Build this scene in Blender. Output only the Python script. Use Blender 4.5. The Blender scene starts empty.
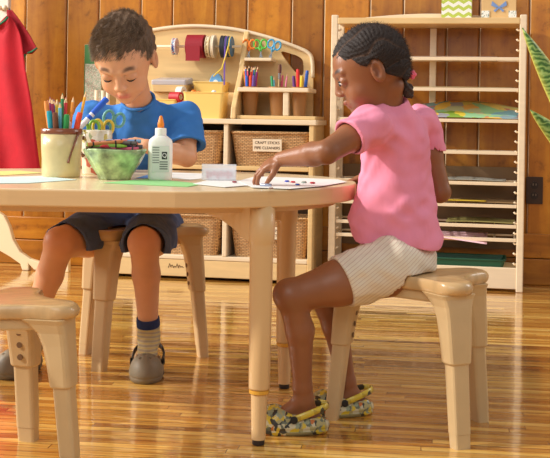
import bpy, bmesh, math, random
import numpy as np
from mathutils import Vector, Matrix
random.seed(7); np.random.seed(7)
C = bpy.context.scene.collection
PI = math.pi
# ------------------------------------------------------------------ camera model
F_PX, HC, ROLL = 1150.0, 0.69, 0.016
def ray(px, py):
    dx, dy = px-275.0, py-229.0
    xr = dx*math.cos(ROLL)+dy*math.sin(ROLL); yr = dy*math.cos(ROLL)-dx*math.sin(ROLL)
    return Vector((xr/F_PX, 1.0, -(yr+110.0)/F_PX))
def P(px, py, d): return Vector((0,0,HC))+ray(px,py)*d
def onz(px, py, z):
    r = ray(px,py); return Vector((0,0,HC))+r*((z-HC)/r.z)
# wall frame: u along the wall, v out of the wall towards the room, z up
W0 = Vector((-1.287, 5.384, 0)); WA = math.radians(11.2)
WE = Vector((math.cos(WA), -math.sin(WA), 0)); WN = Vector((-math.sin(WA), -math.cos(WA), 0))
def wf(px, py, v):
    r = ray(px,py); o = Vector((0,0,HC))
    t = (v-(o-W0).dot(WN))/r.dot(WN)
    p = o+r*t
    return ((p-W0).dot(WE), p.z)
def W(u, v, z): return W0+WE*u+WN*v+Vector((0,0,z))
# ------------------------------------------------------------------ materials
def lin(c):
    return tuple(((x/255)/12.92 if x/255<=0.04045 else ((x/255+0.055)/1.055)**2.4) for x in c)+(1.0,)
MATS = {}
def mat(name, rgb, rough=0.5, bump=0, bscale=60, vary=0, vscale=8, metal=0, sss=0, trans=0, coat=0, attr=None, alpha=1, stretch=None, spec=0.5, ior=1.45):
    if name in MATS: return MATS[name]
    m = bpy.data.materials.new(name); m.use_nodes = True
    nt = m.node_tree; N = nt.nodes; L = nt.links; b = N['Principled BSDF']
    c = lin(rgb)
    b.inputs['Base Color'].default_value = c; b.inputs['Roughness'].default_value = rough
    b.inputs['Metallic'].default_value = metal; b.inputs['Specular IOR Level'].default_value = spec
    b.inputs['IOR'].default_value = ior
    if sss:
        b.inputs['Subsurface Weight'].default_value = sss; b.inputs['Subsurface Radius'].default_value = (0.012,0.005,0.003); b.inputs['Subsurface Scale'].default_value = 1.0
    if trans: b.inputs['Transmission Weight'].default_value = trans
    if coat: b.inputs['Coat Weight'].default_value = coat; b.inputs['Coat Roughness'].default_value = 0.08
    if alpha < 1: b.inputs['Alpha'].default_value = alpha
    tc = N.new('ShaderNodeTexCoord'); mp = N.new('ShaderNodeMapping')
    L.new(tc.outputs['Object'], mp.inputs['Vector'])
    if stretch: mp.inputs['Scale'].default_value = stretch
    src = None
    if attr:
        a = N.new('ShaderNodeAttribute'); a.attribute_name = attr; src = a.outputs['Color']
    if vary:
        n = N.new('ShaderNodeTexNoise'); n.inputs['Scale'].default_value = vscale; n.inputs['Detail'].default_value = 5
        L.new(mp.outputs[0], n.inputs['Vector'])
        r = N.new('ShaderNodeMapRange'); r.inputs['From Min'].default_value = .3; r.inputs['From Max'].default_value = .7
        r.inputs['To Min'].default_value = 1-vary; r.inputs['To Max'].default_value = 1+vary*.6
        L.new(n.outputs['Fac'], r.inputs['Value'])
        mx = N.new('ShaderNodeVectorMath'); mx.operation = 'SCALE'
        if src: L.new(src, mx.inputs[0])
        else: mx.inputs[0].default_value = c[:3]
        L.new(r.outputs[0], mx.inputs['Scale']); src = mx.outputs[0]
    if src: L.new(src, b.inputs['Base Color'])
    if bump:
        n2 = N.new('ShaderNodeTexNoise'); n2.inputs['Scale'].default_value = bscale; n2.inputs['Detail'].default_value = 4
        L.new(mp.outputs[0], n2.inputs['Vector'])
        bp = N.new('ShaderNodeBump'); bp.inputs['Strength'].default_value = bump; bp.inputs['Distance'].default_value = .004
        L.new(n2.outputs['Fac'], bp.inputs['Height']); L.new(bp.outputs[0], b.inputs['Normal'])
    MATS[name] = m
    return m
def ramp(N, stops):
    r = N.new('ShaderNodeValToRGB'); e = r.color_ramp.elements
    e[0].position, e[0].color = stops[0][0], lin(stops[0][1]); e[1].position, e[1].color = stops[-1][0], lin(stops[-1][1])
    for p,c in stops[1:-1]:
        x = e.new(p); x.color = lin(c)
    return r
def pine(name, horiz=False):
    m = bpy.data.materials.new(name); m.use_nodes = True; nt = m.node_tree; N = nt.nodes; L = nt.links; b = N['Principled BSDF']
    tc = N.new('ShaderNodeTexCoord'); mp = N.new('ShaderNodeMapping'); L.new(tc.outputs['Object'], mp.inputs['Vector'])
    at = N.new('ShaderNodeAttribute'); at.attribute_name = 'board'
    off = N.new('ShaderNodeVectorMath'); off.operation='MULTIPLY_ADD'; off.inputs[1].default_value=(7,7,31)
    L.new(at.outputs['Color'], off.inputs[0]); L.new(mp.outputs[0], off.inputs[2])
    st = N.new('ShaderNodeMapping'); st.inputs['Scale'].default_value = (.9,1,9) if horiz else (9,1,.9)
    L.new(off.outputs[0], st.inputs['Vector'])
    n = N.new('ShaderNodeTexNoise'); n.inputs['Scale'].default_value = 2.2; n.inputs['Detail'].default_value = 6; n.inputs['Distortion'].default_value=.6
    L.new(st.outputs[0], n.inputs['Vector'])
    r = ramp(N, [(.2,(140,82,18)),(.45,(182,114,28)),(.62,(198,130,34)),(.85,(216,152,50))])
    L.new(n.outputs['Fac'], r.inputs[0])
    # knots
    vo = N.new('ShaderNodeTexVoronoi'); vo.inputs['Scale'].default_value = 3.4
    kn = N.new('ShaderNodeMapping'); kn.inputs['Scale'].default_value=(1.5,0.2,1.0) if not horiz else (1,.2,1.5)
    L.new(off.outputs[0], kn.inputs['Vector'])
    nn = N.new('ShaderNodeTexNoise'); nn.inputs['Scale'].default_value=9
    L.new(off.outputs[0], nn.inputs['Vector'])
    ad = N.new('ShaderNodeVectorMath'); ad.operation='MULTIPLY_ADD'; ad.inputs[1].default_value=(.16,.16,.16)
    L.new(nn.outputs['Color'], ad.inputs[0]); L.new(kn.outputs[0], ad.inputs[2]); L.new(ad.outputs[0], vo.inputs['Vector'])
    kr = ramp(N, [(0.0,(40,18,8)),(.06,(84,40,12)),(.10,(190,165,140)),(.2,(255,255,255))])
    L.new(vo.outputs['Distance'], kr.inputs[0])
    m1 = N.new('ShaderNodeMix'); m1.data_type='RGBA'; m1.blend_type='MULTIPLY'; m1.inputs[0].default_value=.85
    L.new(r.outputs[0], m1.inputs[6]); L.new(kr.outputs[0], m1.inputs[7])
    n3 = N.new('ShaderNodeTexNoise'); n3.inputs['Scale'].default_value=16; n3.inputs['Detail'].default_value=6; n3.inputs['Roughness'].default_value=.7
    L.new(off.outputs[0], n3.inputs['Vector'])
    r3 = ramp(N, [(.30,(120,92,70)),(.42,(235,225,215)),(.6,(255,255,255))]); L.new(n3.outputs['Fac'], r3.inputs[0])
    m2 = N.new('ShaderNodeMix'); m2.data_type='RGBA'; m2.blend_type='MULTIPLY'; m2.inputs[0].default_value=.6
    L.new(m1.outputs[2], m2.inputs[6]); L.new(r3.outputs[0], m2.inputs[7])
    sx = N.new('ShaderNodeSeparateColor'); L.new(at.outputs['Color'], sx.inputs[0])
    mr = N.new('ShaderNodeMapRange'); mr.inputs['To Min'].default_value=.68; mr.inputs['To Max'].default_value=1.12
    L.new(sx.outputs[0], mr.inputs['Value'])
    sc = N.new('ShaderNodeVectorMath'); sc.operation='SCALE'; L.new(m2.outputs[2], sc.inputs[0]); L.new(mr.outputs[0], sc.inputs['Scale'])
    ae=N.new('ShaderNodeAttribute'); ae.attribute_name='edge'; me_=N.new('ShaderNodeMix'); me_.data_type='RGBA'; se=N.new('ShaderNodeMath'); se.operation='MULTIPLY'; se.inputs[1].default_value=1.0; L.new(ae.outputs['Fac'],se.inputs[0]); L.new(se.outputs[0],me_.inputs[0]); L.new(sc.outputs[0],me_.inputs[6]); me_.inputs[7].default_value=lin((250,232,196))  # sunlit groove highlight painted pale into the wood colour
    L.new(me_.outputs[2], b.inputs['Base Color']); b.inputs['Roughness'].default_value=.33
    bp = N.new('ShaderNodeBump'); bp.inputs['Strength'].default_value=.15; bp.inputs['Distance'].default_value=.003
    L.new(n.outputs['Fac'], bp.inputs['Height']); L.new(bp.outputs[0], b.inputs['Normal'])
    return m
def floor_mat():
    m = bpy.data.materials.new('hardwood'); m.use_nodes=True; nt=m.node_tree; N=nt.nodes; L=nt.links; b=N['Principled BSDF']
    tc=N.new('ShaderNodeTexCoord'); mp=N.new('ShaderNodeMapping'); mp.inputs['Rotation'].default_value=(0,0,math.radians(7))
    L.new(tc.outputs['Object'], mp.inputs['Vector'])
    br=N.new('ShaderNodeTexBrick'); br.inputs['Scale'].default_value=1; br.inputs['Brick Width'].default_value=.75; br.inputs['Row Height'].default_value=.030
    br.inputs['Mortar Size'].default_value=.0011; br.inputs['Mortar Smooth'].default_value=.3; br.offset=0
    br.inputs['Color1'].default_value=(0,0,0,1); br.inputs['Color2'].default_value=(1,1,1,1); br.inputs['Mortar'].default_value=(.5,.5,.5,1)
    sp_=N.new('ShaderNodeSeparateXYZ'); L.new(mp.outputs[0],sp_.inputs[0])
    dv=N.new('ShaderNodeMath'); dv.operation='DIVIDE'; L.new(sp_.outputs[1],dv.inputs[0]); dv.inputs[1].default_value=.030
    fl_=N.new('ShaderNodeMath'); fl_.operation='FLOOR'; L.new(dv.outputs[0],fl_.inputs[0])
    wn=N.new('ShaderNodeTexWhiteNoise'); wn.noise_dimensions='1D'; L.new(fl_.outputs[0],wn.inputs['W'])
    ax=N.new('ShaderNodeMath'); ax.operation='MULTIPLY_ADD'; L.new(wn.outputs['Value'],ax.inputs[0]); ax.inputs[1].default_value=2.3; L.new(sp_.outputs[0],ax.inputs[2])
    cx_=N.new('ShaderNodeCombineXYZ'); L.new(ax.outputs[0],cx_.inputs[0]); L.new(sp_.outputs[1],cx_.inputs[1]); L.new(cx_.outputs[0],br.inputs['Vector'])
    st=N.new('ShaderNodeMapping'); st.inputs['Scale'].default_value=(1.3,22,1); L.new(mp.outputs[0], st.inputs['Vector'])
    ad=N.new('ShaderNodeVectorMath'); ad.operation='MULTIPLY_ADD'; ad.inputs[1].default_value=(9,9,9); L.new(br.outputs['Color'],ad.inputs[0]); L.new(st.outputs[0],ad.inputs[2])
    n=N.new('ShaderNodeTexNoise'); n.inputs['Scale'].default_value=1.6; n.inputs['Detail'].default_value=7; n.inputs['Roughness'].default_value=.62; n.inputs['Distortion'].default_value=.5
    L.new(ad.outputs[0], n.inputs['Vector'])
    r=ramp(N,[(.28,(150,98,34)),(.40,(208,152,66)),(.52,(236,190,100)),(.70,(252,220,140))]); L.new(n.outputs['Fac'],r.inputs[0])
    rb=ramp(N,[(0,(158,118,86)),(.3,(205,176,140)),(.65,(240,228,206)),(1,(255,250,238))]); L.new(br.outputs['Color'],rb.inputs[0])
    m1=N.new('ShaderNodeMix'); m1.data_type='RGBA'; m1.blend_type='MULTIPLY'; m1.inputs[0].default_value=.9
    L.new(r.outputs[0],m1.inputs[6]); L.new(rb.outputs[0],m1.inputs[7])
    m2=N.new('ShaderNodeMix'); m2.data_type='RGBA'; L.new(br.outputs['Fac'],m2.inputs[0]); L.new(m1.outputs[2],m2.inputs[6]); m2.inputs[7].default_value=lin((88,45,18))
    L.new(m2.outputs[2], b.inputs['Base Color']); b.inputs['Roughness'].default_value=.14
    b.inputs['Coat Weight'].default_value=.7; b.inputs['Coat Roughness'].default_value=.05
    w=N.new('ShaderNodeTexNoise'); w.inputs['Scale'].default_value=7; w.inputs['Detail'].default_value=2
    w2=N.new('ShaderNodeMapping'); w2.inputs['Scale'].default_value=(.6,3,1); L.new(mp.outputs[0],w2.inputs['Vector']); L.new(w2.outputs[0],w.inputs['Vector'])
    bp=N.new('ShaderNodeBump'); bp.inputs['Strength'].default_value=.15; bp.inputs['Distance'].default_value=.01; L.new(w.outputs['Fac'],bp.inputs['Height'])
    bp2=N.new('ShaderNodeBump'); bp2.inputs['Strength'].default_value=.35; bp2.inputs['Distance'].default_value=.001; bp2.invert=True; L.new(br.outputs['Fac'],bp2.inputs['Height']); L.new(bp.outputs[0],bp2.inputs['Normal'])
    L.new(bp2.outputs[0], b.inputs['Normal']); L.new(bp2.outputs[0], b.inputs['Coat Normal'])
    return m
def stripes(name, c1, c2, scale, direction='X', rough=.7, lo=.5, rot=(0,0,0), c3=None, bump=0):
    m=bpy.data.materials.new(name); m.use_nodes=True; nt=m.node_tree; N=nt.nodes; L=nt.links; b=N['Principled BSDF']
    tc=N.new('ShaderNodeTexCoord'); mp=N.new('ShaderNodeMapping'); mp.inputs['Rotation'].default_value=rot; L.new(tc.outputs['Object'],mp.inputs['Vector'])
    w=N.new('ShaderNodeTexWave'); w.bands_direction=direction; w.inputs['Scale'].default_value=scale; w.inputs['Distortion'].default_value=.35
    L.new(mp.outputs[0],w.inputs['Vector'])
    st=[(0,c1),(lo,c1),(min(lo+.12,.98),c2),(1,c3 or c2)]
    r=ramp(N,st); L.new(w.outputs['Fac'],r.inputs[0]); L.new(r.outputs[0],b.inputs['Base Color']); b.inputs['Roughness'].default_value=rough
    if bump:
        bp=N.new('ShaderNodeBump'); bp.inputs['Strength'].default_value=bump; bp.inputs['Distance'].default_value=.003; L.new(w.outputs['Fac'],bp.inputs['Height']); L.new(bp.outputs[0],b.inputs['Normal'])
    return m
def wicker_mat():
    m=bpy.data.materials.new('wicker'); m.use_nodes=True; nt=m.node_tree; N=nt.nodes; L=nt.links; b=N['Principled BSDF']
    tc=N.new('ShaderNodeTexCoord'); br=N.new('ShaderNodeTexBrick'); mp=N.new('ShaderNodeMapping'); mp.inputs['Rotation'].default_value=(PI/2,0,0)
    L.new(tc.outputs['Object'],mp.inputs['Vector']); L.new(mp.outputs[0],br.inputs['Vector'])
    br.inputs['Scale'].default_value=1; br.inputs['Brick Width'].default_value=.016; br.inputs['Row Height'].default_value=.0065; br.inputs['Mortar Size'].default_value=.0011; br.inputs['Mortar Smooth'].default_value=.6
    br.inputs['Color1'].default_value=lin((196,146,92)); br.inputs['Color2'].default_value=lin((222,178,124)); br.inputs['Mortar'].default_value=lin((104,64,32))
    L.new(br.outputs['Color'],b.inputs['Base Color']); b.inputs['Roughness'].default_value=.6
    bp=N.new('ShaderNodeBump'); bp.invert=True; bp.inputs['Strength'].default_value=.8; bp.inputs['Distance'].default_value=.003; L.new(br.outputs['Fac'],bp.inputs['Height']); L.new(bp.outputs[0],b.inputs['Normal'])
    return m
def cells(name, stops, scale, rough=.5, dist=2.0, coat=0, interp='CONSTANT'):
    m=bpy.data.materials.new(name); m.use_nodes=True; nt=m.node_tree; N=nt.nodes; L=nt.links; b=N['Principled BSDF']
    tc=N.new('ShaderNodeTexCoord'); n=N.new('ShaderNodeTexNoise'); n.inputs['Scale'].default_value=scale*.6
    L.new(tc.outputs['Object'],n.inputs['Vector'])
    ad=N.new('ShaderNodeVectorMath'); ad.operation='MULTIPLY_ADD'; ad.inputs[1].default_value=(dist/scale,)*3; L.new(n.outputs['Color'],ad.inputs[0]); L.new(tc.outputs['Object'],ad.inputs[2])
    v=N.new('ShaderNodeTexVoronoi'); v.inputs['Scale'].default_value=scale; L.new(ad.outputs[0],v.inputs['Vector'])
    s=N.new('ShaderNodeSeparateColor'); L.new(v.outputs['Color'],s.inputs[0]); r=ramp(N,stops); r.color_ramp.interpolation=interp
    L.new(s.outputs[0],r.inputs[0]); L.new(r.outputs[0],b.inputs['Base Color']); b.inputs['Roughness'].default_value=rough; b.inputs['Coat Weight'].default_value=coat
    return m
# ------------------------------------------------------------------ mesh helpers
def link_mesh(name, verts, faces, m, parent=None, smooth=False, bevel=0, bseg=2, loc=None):
    me = bpy.data.meshes.new(name); me.from_pydata([tuple(v) for v in verts], [], [tuple(f) for f in faces]); me.update()
    bm = bmesh.new(); bm.from_mesh(me); bmesh.ops.recalc_face_normals(bm, faces=bm.faces); bm.to_mesh(me); bm.free()
    if smooth: me.polygons.foreach_set('use_smooth',[True]*len(me.polygons))
    o = bpy.data.objects.new(name, me); C.objects.link(o)
    if m: me.materials.append(m)
    if parent: o.parent = parent
    if loc is not None: o.location = loc
    if bevel:
        b = o.modifiers.new('bevel','BEVEL'); b.width=bevel; b.segments=bseg; b.limit_method='ANGLE'; b.angle_limit=math.radians(40)
    return o
class MB:
    def __init__(s): s.v=[]; s.f=[]
    def add(s, vs, fs, M=None):
        o=len(s.v)
        for p in vs:
            p=Vector(p); s.v.append(M@p if M is not None else p)
        s.f += [tuple(i+o for i in f) for f in fs]; return s
    def box(s, x0,x1,y0,y1,z0,z1, M=None):
        vs=[(x,y,z) for z in (z0,z1) for y in (y0,y1) for x in (x0,x1)]
        return s.add(vs,[(0,2,3,1),(4,5,7,6),(0,1,5,4),(2,6,7,3),(0,4,6,2),(1,3,7,5)],M)
    def prism(s, pts, a, b, axis='z', M=None):      # pts 2D polygon extruded along axis
        n=len(pts)
        def mk(p,h): return {'z':(p[0],p[1],h),'y':(p[0],h,p[1]),'x':(h,p[0],p[1])}[axis]
        vs=[mk(p,a) for p in pts]+[mk(p,b) for p in pts]
        return s.add(vs,[tuple(range(n))[::-1],tuple(range(n,2*n))]+[(i,(i+1)%n,(i+1)%n+n,i+n) for i in range(n)],M)
    def ringprism(s, outer, inner, a, b, axis='y'):
        n=len(outer); m=len(inner); assert n==m
        def mk(p,h): return {'z':(p[0],p[1],h),'y':(p[0],h,p[1]),'x':(h,p[0],p[1])}[axis]
        vs=[mk(p,a) for p in outer]+[mk(p,a) for p in inner]+[mk(p,b) for p in outer]+[mk(p,b) for p in inner]
        fs=[]
        for i in range(n):
            j=(i+1)%n
            fs+=[(i,j,n+j,n+i),(2*n+i,3*n+i,3*n+j,2*n+j),(i,2*n+i,2*n+j,j),(n+i,n+j,3*n+j,3*n+i)]
        return s.add(vs,fs)
    def lathe(s, prof, n=28, M=None, cap=True):
        vs=[]; fs=[]
        for r,z in prof:
            for i in range(n): a=2*PI*i/n; vs.append((r*math.cos(a),r*math.sin(a),z))
        for k in range(len(prof)-1):
            for i in range(n):
                j=(i+1)%n; fs.append((k*n+i,k*n+j,(k+1)*n+j,(k+1)*n+i))
        if cap: fs.append(tuple(range(n))[::-1]); fs.append(tuple((len(prof)-1)*n+i for i in range(n)))
        return s.add(vs,fs,M)
    def tube(s, pts, r, n=8, M=None, flat=None, closed=False):
        pts=[Vector(p) for p in pts]; k=len(pts); rr=r if isinstance(r,(list,tuple)) else [r]*k
        vs=[]; fs=[]; up=None
        for i,p in enumerate(pts):
            if closed: t=(pts[(i+1)%k]-pts[i-1])
            else: t=(pts[min(i+1,k-1)]-pts[max(i-1,0)])
            t=t.normalized() if t.length>1e-9 else Vector((0,0,1))
            if up is None: up=Vector((0,0,1)) if abs(t.z)<.9 else Vector((1,0,0))
            a=t.cross(up).normalized(); b=a.cross(t).normalized(); up=b
            for j in range(n):
                th=2*PI*j/n; vs.append(p+a*math.cos(th)*rr[i]*(flat or 1)+b*math.sin(th)*rr[i])
        for i in range(k if closed else k-1):
            i2=(i+1)%k
            for j in range(n): fs.append((i*n+j,i*n+(j+1)%n,i2*n+(j+1)%n,i2*n+j))
        if not closed: fs.append(tuple(range(n))[::-1]); fs.append(tuple((k-1)*n+j for j in range(n)))
        return s.add(vs,fs,M)
    def loft(s, rings, M=None):
        n=len(rings[0]); vs=[p for r in rings for p in r]; fs=[]
        for k in range(len(rings)-1):
            for i in range(n): j=(i+1)%n; fs.append((k*n+i,k*n+j,(k+1)*n+j,(k+1)*n+i))
        fs.append(tuple(range(n))[::-1]); fs.append(tuple((len(rings)-1)*n+i for i in range(n)))
        return s.add(vs,fs,M)
    def ball(s, c, r, nu=12, nv=8, M=None, sc=(1,1,1)):
        c=Vector(c); vs=[c+Vector((0,0,r*sc[2]))]; fs=[]
        for k in range(1,nv):
            ph=PI*k/nv
            for i in range(nu): a=2*PI*i/nu; vs.append(c+Vector((r*sc[0]*math.sin(ph)*math.cos(a), r*sc[1]*math.sin(ph)*math.sin(a), r*sc[2]*math.cos(ph))))
        vs.append(c-Vector((0,0,r*sc[2])))
        for i in range(nu): fs.append((0,1+i,1+(i+1)%nu)); fs.append((len(vs)-1,1+(nv-2)*nu+(i+1)%nu,1+(nv-2)*nu+i))
        for k in range(nv-2):
            for i in range(nu): fs.append((1+k*nu+i,1+(k+1)*nu+i,1+(k+1)*nu+(i+1)%nu,1+k*nu+(i+1)%nu))
        return s.add(vs,fs,M)
    def build(s, name, m, parent=None, **kw): return link_mesh(name, s.v, s.f, m, parent, **kw)
def tag(o, label, cat, group=None):
    o['label']=label; o['category']=cat
    if group: o['group']=group
    return o
def thing(name, label, cat, loc=(0,0,0), rz=0, group=None):
    o=bpy.data.objects.new(name,None); C.objects.link(o); o.location=loc; o.rotation_euler=(0,0,rz); o.empty_display_size=.05
    return tag(o,label,cat,group)
def struct(o): o['kind']='structure'; return o
def dup(root, loc=None, rz=None, label=None, group=None):
    r=root.copy(); C.objects.link(r)
    if loc is not None: r.location=loc
    if rz is not None: r.rotation_euler=(0,0,rz)
    if label: r['label']=label
    if group: r['group']=group
    for ch in list(root.children):
        c=ch.copy(); C.objects.link(c); c.parent=r
        for g in list(ch.children):
            d=g.copy(); C.objects.link(d); d.parent=c
    return r
def smoothpoly(pts, n=6, closed=True):
    out=[]; k=len(pts)
    rng=range(k) if closed else range(k-1)
    for i in rng:
        g=lambda j: Vector(pts[j%k]) if closed else Vector(pts[max(0,min(k-1,j))])
        p0,p1,p2,p3=g(i-1),g(i),g(i+1),g(i+2)
        for t in range(n):
            t/=n; out.append(.5*((2*p1)+(p2-p0)*t+(2*p0-5*p1+4*p2-p3)*t*t+(3*p1-p0-3*p2+p3)*t**3))
    if not closed: out.append(Vector(pts[-1]))
    return out
# ------------------------------------------------------------------ signed-distance sculpting
class Field:
    def __init__(s, lo, hi, h):
        s.h=h; s.o=np.array(lo,dtype=np.float64)
        s.n=np.ceil((np.array(hi)-s.o)/h).astype(int)+1
        s.F=np.full(tuple(s.n),1.0,dtype=np.float32)
        s.ax=[(s.o[i]+h*np.arange(s.n[i])).astype(np.float32) for i in range(3)]
    def block(s, lo, hi):
        a=np.clip(np.floor((np.array(lo)-s.o)/s.h).astype(int),0,s.n); b=np.clip(np.ceil((np.array(hi)-s.o)/s.h).astype(int)+1,0,s.n)
        sl=tuple(slice(a[i],b[i]) for i in range(3))
        X=s.ax[0][sl[0]][:,None,None]; Y=s.ax[1][sl[1]][None,:,None]; Z=s.ax[2][sl[2]][None,None,:]
        return sl,X,Y,Z
    def _mix(s, sl, d, k, mode):
        A=s.F[sl]
        if A.size==0: return
        if mode=='add':
            if k>0:
                hh=np.clip(.5+.5*(A-d)/k,0,1); R=A*(1-hh)+d*hh-k*hh*(1-hh); R=np.where(A>k+.0+0*A+abs(0),np.minimum(R,np.minimum(A,d)-0),R)
                R=np.where(A-d>k,d,R)
            else: R=np.minimum(A,d)
        else:
            d=-d
            if k>0:
                hh=np.clip(.5-.5*(A-d)/k,0,1); R=A*(1-hh)+d*hh+k*hh*(1-hh)
            else: R=np.maximum(A,d)
        s.F[sl]=R
    def cone(s, a, b, ra, rb, k=.01, mode='add'):
        a=np.array(a,dtype=np.float64); b=np.array(b,dtype=np.float64); R=max(ra,rb)+k+3*s.h
        sl,X,Y,Z=s.block(np.minimum(a,b)-R,np.maximum(a,b)+R)
        ab=b-a; L2=max(float(ab@ab),1e-9)
        t=np.clip(((X-a[0])*ab[0]+(Y-a[1])*ab[1]+(Z-a[2])*ab[2])/L2,0,1)
        d=np.sqrt((X-a[0]-t*ab[0])**2+(Y-a[1]-t*ab[1])**2+(Z-a[2]-t*ab[2])**2)-(ra+(rb-ra)*t)
        s._mix(sl,d,k,mode); return s
    def chain(s, pts, rs, k=.01):
        for i in range(len(pts)-1): s.cone(pts[i],pts[i+1],rs[i],rs[i+1],k)
        return s
    def ell(s, c, r, M=None, k=.01, mode='add'):
        c=np.array(c,dtype=np.float64); R=max(r)+k+3*s.h
        sl,X,Y,Z=s.block(c-R,c+R); X=X-c[0]; Y=Y-c[1]; Z=Z-c[2]
        if M is not None:   # rows of M are local axes in world
            q=[X*float(M[i][0])+Y*float(M[i][1])+Z*float(M[i][2]) for i in range(3)]
        else: q=[X,Y,Z]
        k0=np.sqrt((q[0]/r[0])**2+(q[1]/r[1])**2+(q[2]/r[2])**2); k1=np.sqrt((q[0]/r[0]**2)**2+(q[1]/r[1]**2)**2+(q[2]/r[2]**2)**2)
        d=k0*(k0-1)/np.maximum(k1,1e-6)
        s._mix(sl,d.astype(np.float32),k,mode); return s
    def apply(s, fn):
        _,X,Y,Z=s.block(s.o,s.o+s.n*s.h); s.F=fn(s.F,X,Y,Z).astype(np.float32); return s
    def mesh(s, name, m, parent=None, colour=None, smooth_it=0):
        F=s.F; F[0]=F[-1]=1; F[:,0]=F[:,-1]=1; F[:,:,0]=F[:,:,-1]=1
        S=F<0
        cnt=np.zeros(tuple(np.array(F.shape)-1),np.uint8)
        for i in (0,1):
            for j in (0,1):
                for k in (0,1): cnt+=S[i:F.shape[0]-1+i, j:F.shape[1]-1+j, k:F.shape[2]-1+k]
        act=(cnt>0)&(cnt<8); I=np.argwhere(act); idx=np.full(act.shape,-1,np.int32); idx[act]=np.arange(len(I))
        acc=np.zeros((len(I),3)); w=np.zeros(len(I))
        cs=[(i,j,k) for i in (0,1) for j in (0,1) for k in (0,1)]
        for a in cs:
            for ax in range(3):
                if a[ax]==0:
                    b=list(a); b[ax]=1
                    va=F[I[:,0]+a[0],I[:,1]+a[1],I[:,2]+a[2]]; vb=F[I[:,0]+b[0],I[:,1]+b[1],I[:,2]+b[2]]
                    mk=(va<0)!=(vb<0); t=np.where(mk,va/np.where(mk,va-vb,1),0)
                    p=np.array(a)[None,:].repeat(len(I),0).astype(float); p[:,ax]+=t
                    acc+=p*mk[:,None]; w+=mk
        V=s.o+s.h*(I+acc/w[:,None])
        faces=[]
        for ax in range(3):
            o1,o2=[(1,2),(2,0),(0,1)][ax]
            sa=[slice(None)]*3; sb=[slice(None)]*3; sa[ax]=slice(0,-1); sb[ax]=slice(1,None)
            A=S[tuple(sa)]; B=S[tuple(sb)]
            for sign in (0,1):
                E=np.argwhere((A&~B) if sign==0 else (~A&B))
                E=E[(E[:,o1]>0)&(E[:,o2]>0)]
                def cell(d1,d2):
                    q=E.copy(); q[:,o1]-=d1; q[:,o2]-=d2; return idx[q[:,0],q[:,1],q[:,2]]
                q=np.stack([cell(1,1),cell(0,1),cell(0,0),cell(1,0)],1)
                if sign==1: q=q[:,::-1]
                faces.append(q)
        Q=np.concatenate(faces); Q=Q[(Q>=0).all(1)]
        for _ in range(smooth_it):
            e=np.concatenate([Q[:,[0,1]],Q[:,[1,2]],Q[:,[2,3]],Q[:,[3,0]]]); A2=np.zeros_like(V); n2=np.zeros(len(V))
            np.add.at(A2,e[:,0],V[e[:,1]]); np.add.at(n2,e[:,0],1); np.add.at(A2,e[:,1],V[e[:,0]]); np.add.at(n2,e[:,1],1)
            V=.5*V+.5*A2/np.maximum(n2,1)[:,None]
        me=bpy.data.meshes.new(name); me.vertices.add(len(V)); me.vertices.foreach_set('co',V.astype(np.float32).ravel())
        me.loops.add(Q.size); me.loops.foreach_set('vertex_index',Q.ravel().astype(np.int32))
        me.polygons.add(len(Q)); me.polygons.foreach_set('loop_start',np.arange(0,Q.size,4,dtype=np.int32))
        try: me.polygons.foreach_set('loop_total',np.full(len(Q),4,dtype=np.int32))
        except Exception: pass
        me.update(calc_edges=True); me.validate()
        me.polygons.foreach_set('use_smooth',[True]*len(me.polygons)); me.materials.append(m)
        if colour is not None:
            col=colour(V); ca=me.color_attributes.new('Col','FLOAT_COLOR','POINT'); ca.data.foreach_set('color',np.concatenate([col,np.ones((len(col),1))],1).astype(np.float32).ravel())
        o=bpy.data.objects.new(name,me); C.objects.link(o)
        if parent: o.parent=parent
        s.V=V
        return o
def sub_inv(parent, o):      # world-space mesh under a placed empty
    o.parent=parent; o.matrix_parent_inverse=Matrix.LocRotScale(parent.location,parent.rotation_euler,None).inverted()
    return o
# ================================================================== SETTING
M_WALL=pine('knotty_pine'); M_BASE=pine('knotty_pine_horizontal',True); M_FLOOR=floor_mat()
M_BIRCH=mat('birch',(224,190,134),.38,vary=.10,vscale=2,stretch=(2,2,22))
M_BIRCHH=mat('birch_long',(228,196,142),.38,vary=.10,vscale=2,stretch=(3,10,22))
M_PALE=mat('pale_birch',(235,214,182),.4,vary=.06,vscale=3,stretch=(2,2,18))
M_WHITE=mat('white_paper',(240,240,238),.6)
fl=struct(MB().add([(-6,-1.5,0),(6,-1.5,0),(6,6.8,0),(-6,6.8,0)],[(0,1,2,3)]).build('floor',M_FLOOR))
lines=[25,66,98,140,171.5,214,246,290.6,323,369,402.6,446,479,529]
us=[wf(x,60,0)[0] for x in lines]
while us[0]>-2.2: us=[us[0]-(.145 if len(us)%2 else .195)]+us
while us[-1]<4.2: us.append(us[-1]+(.145 if len(us)%2 else .195))
mb=MB(); cols=[]
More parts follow.
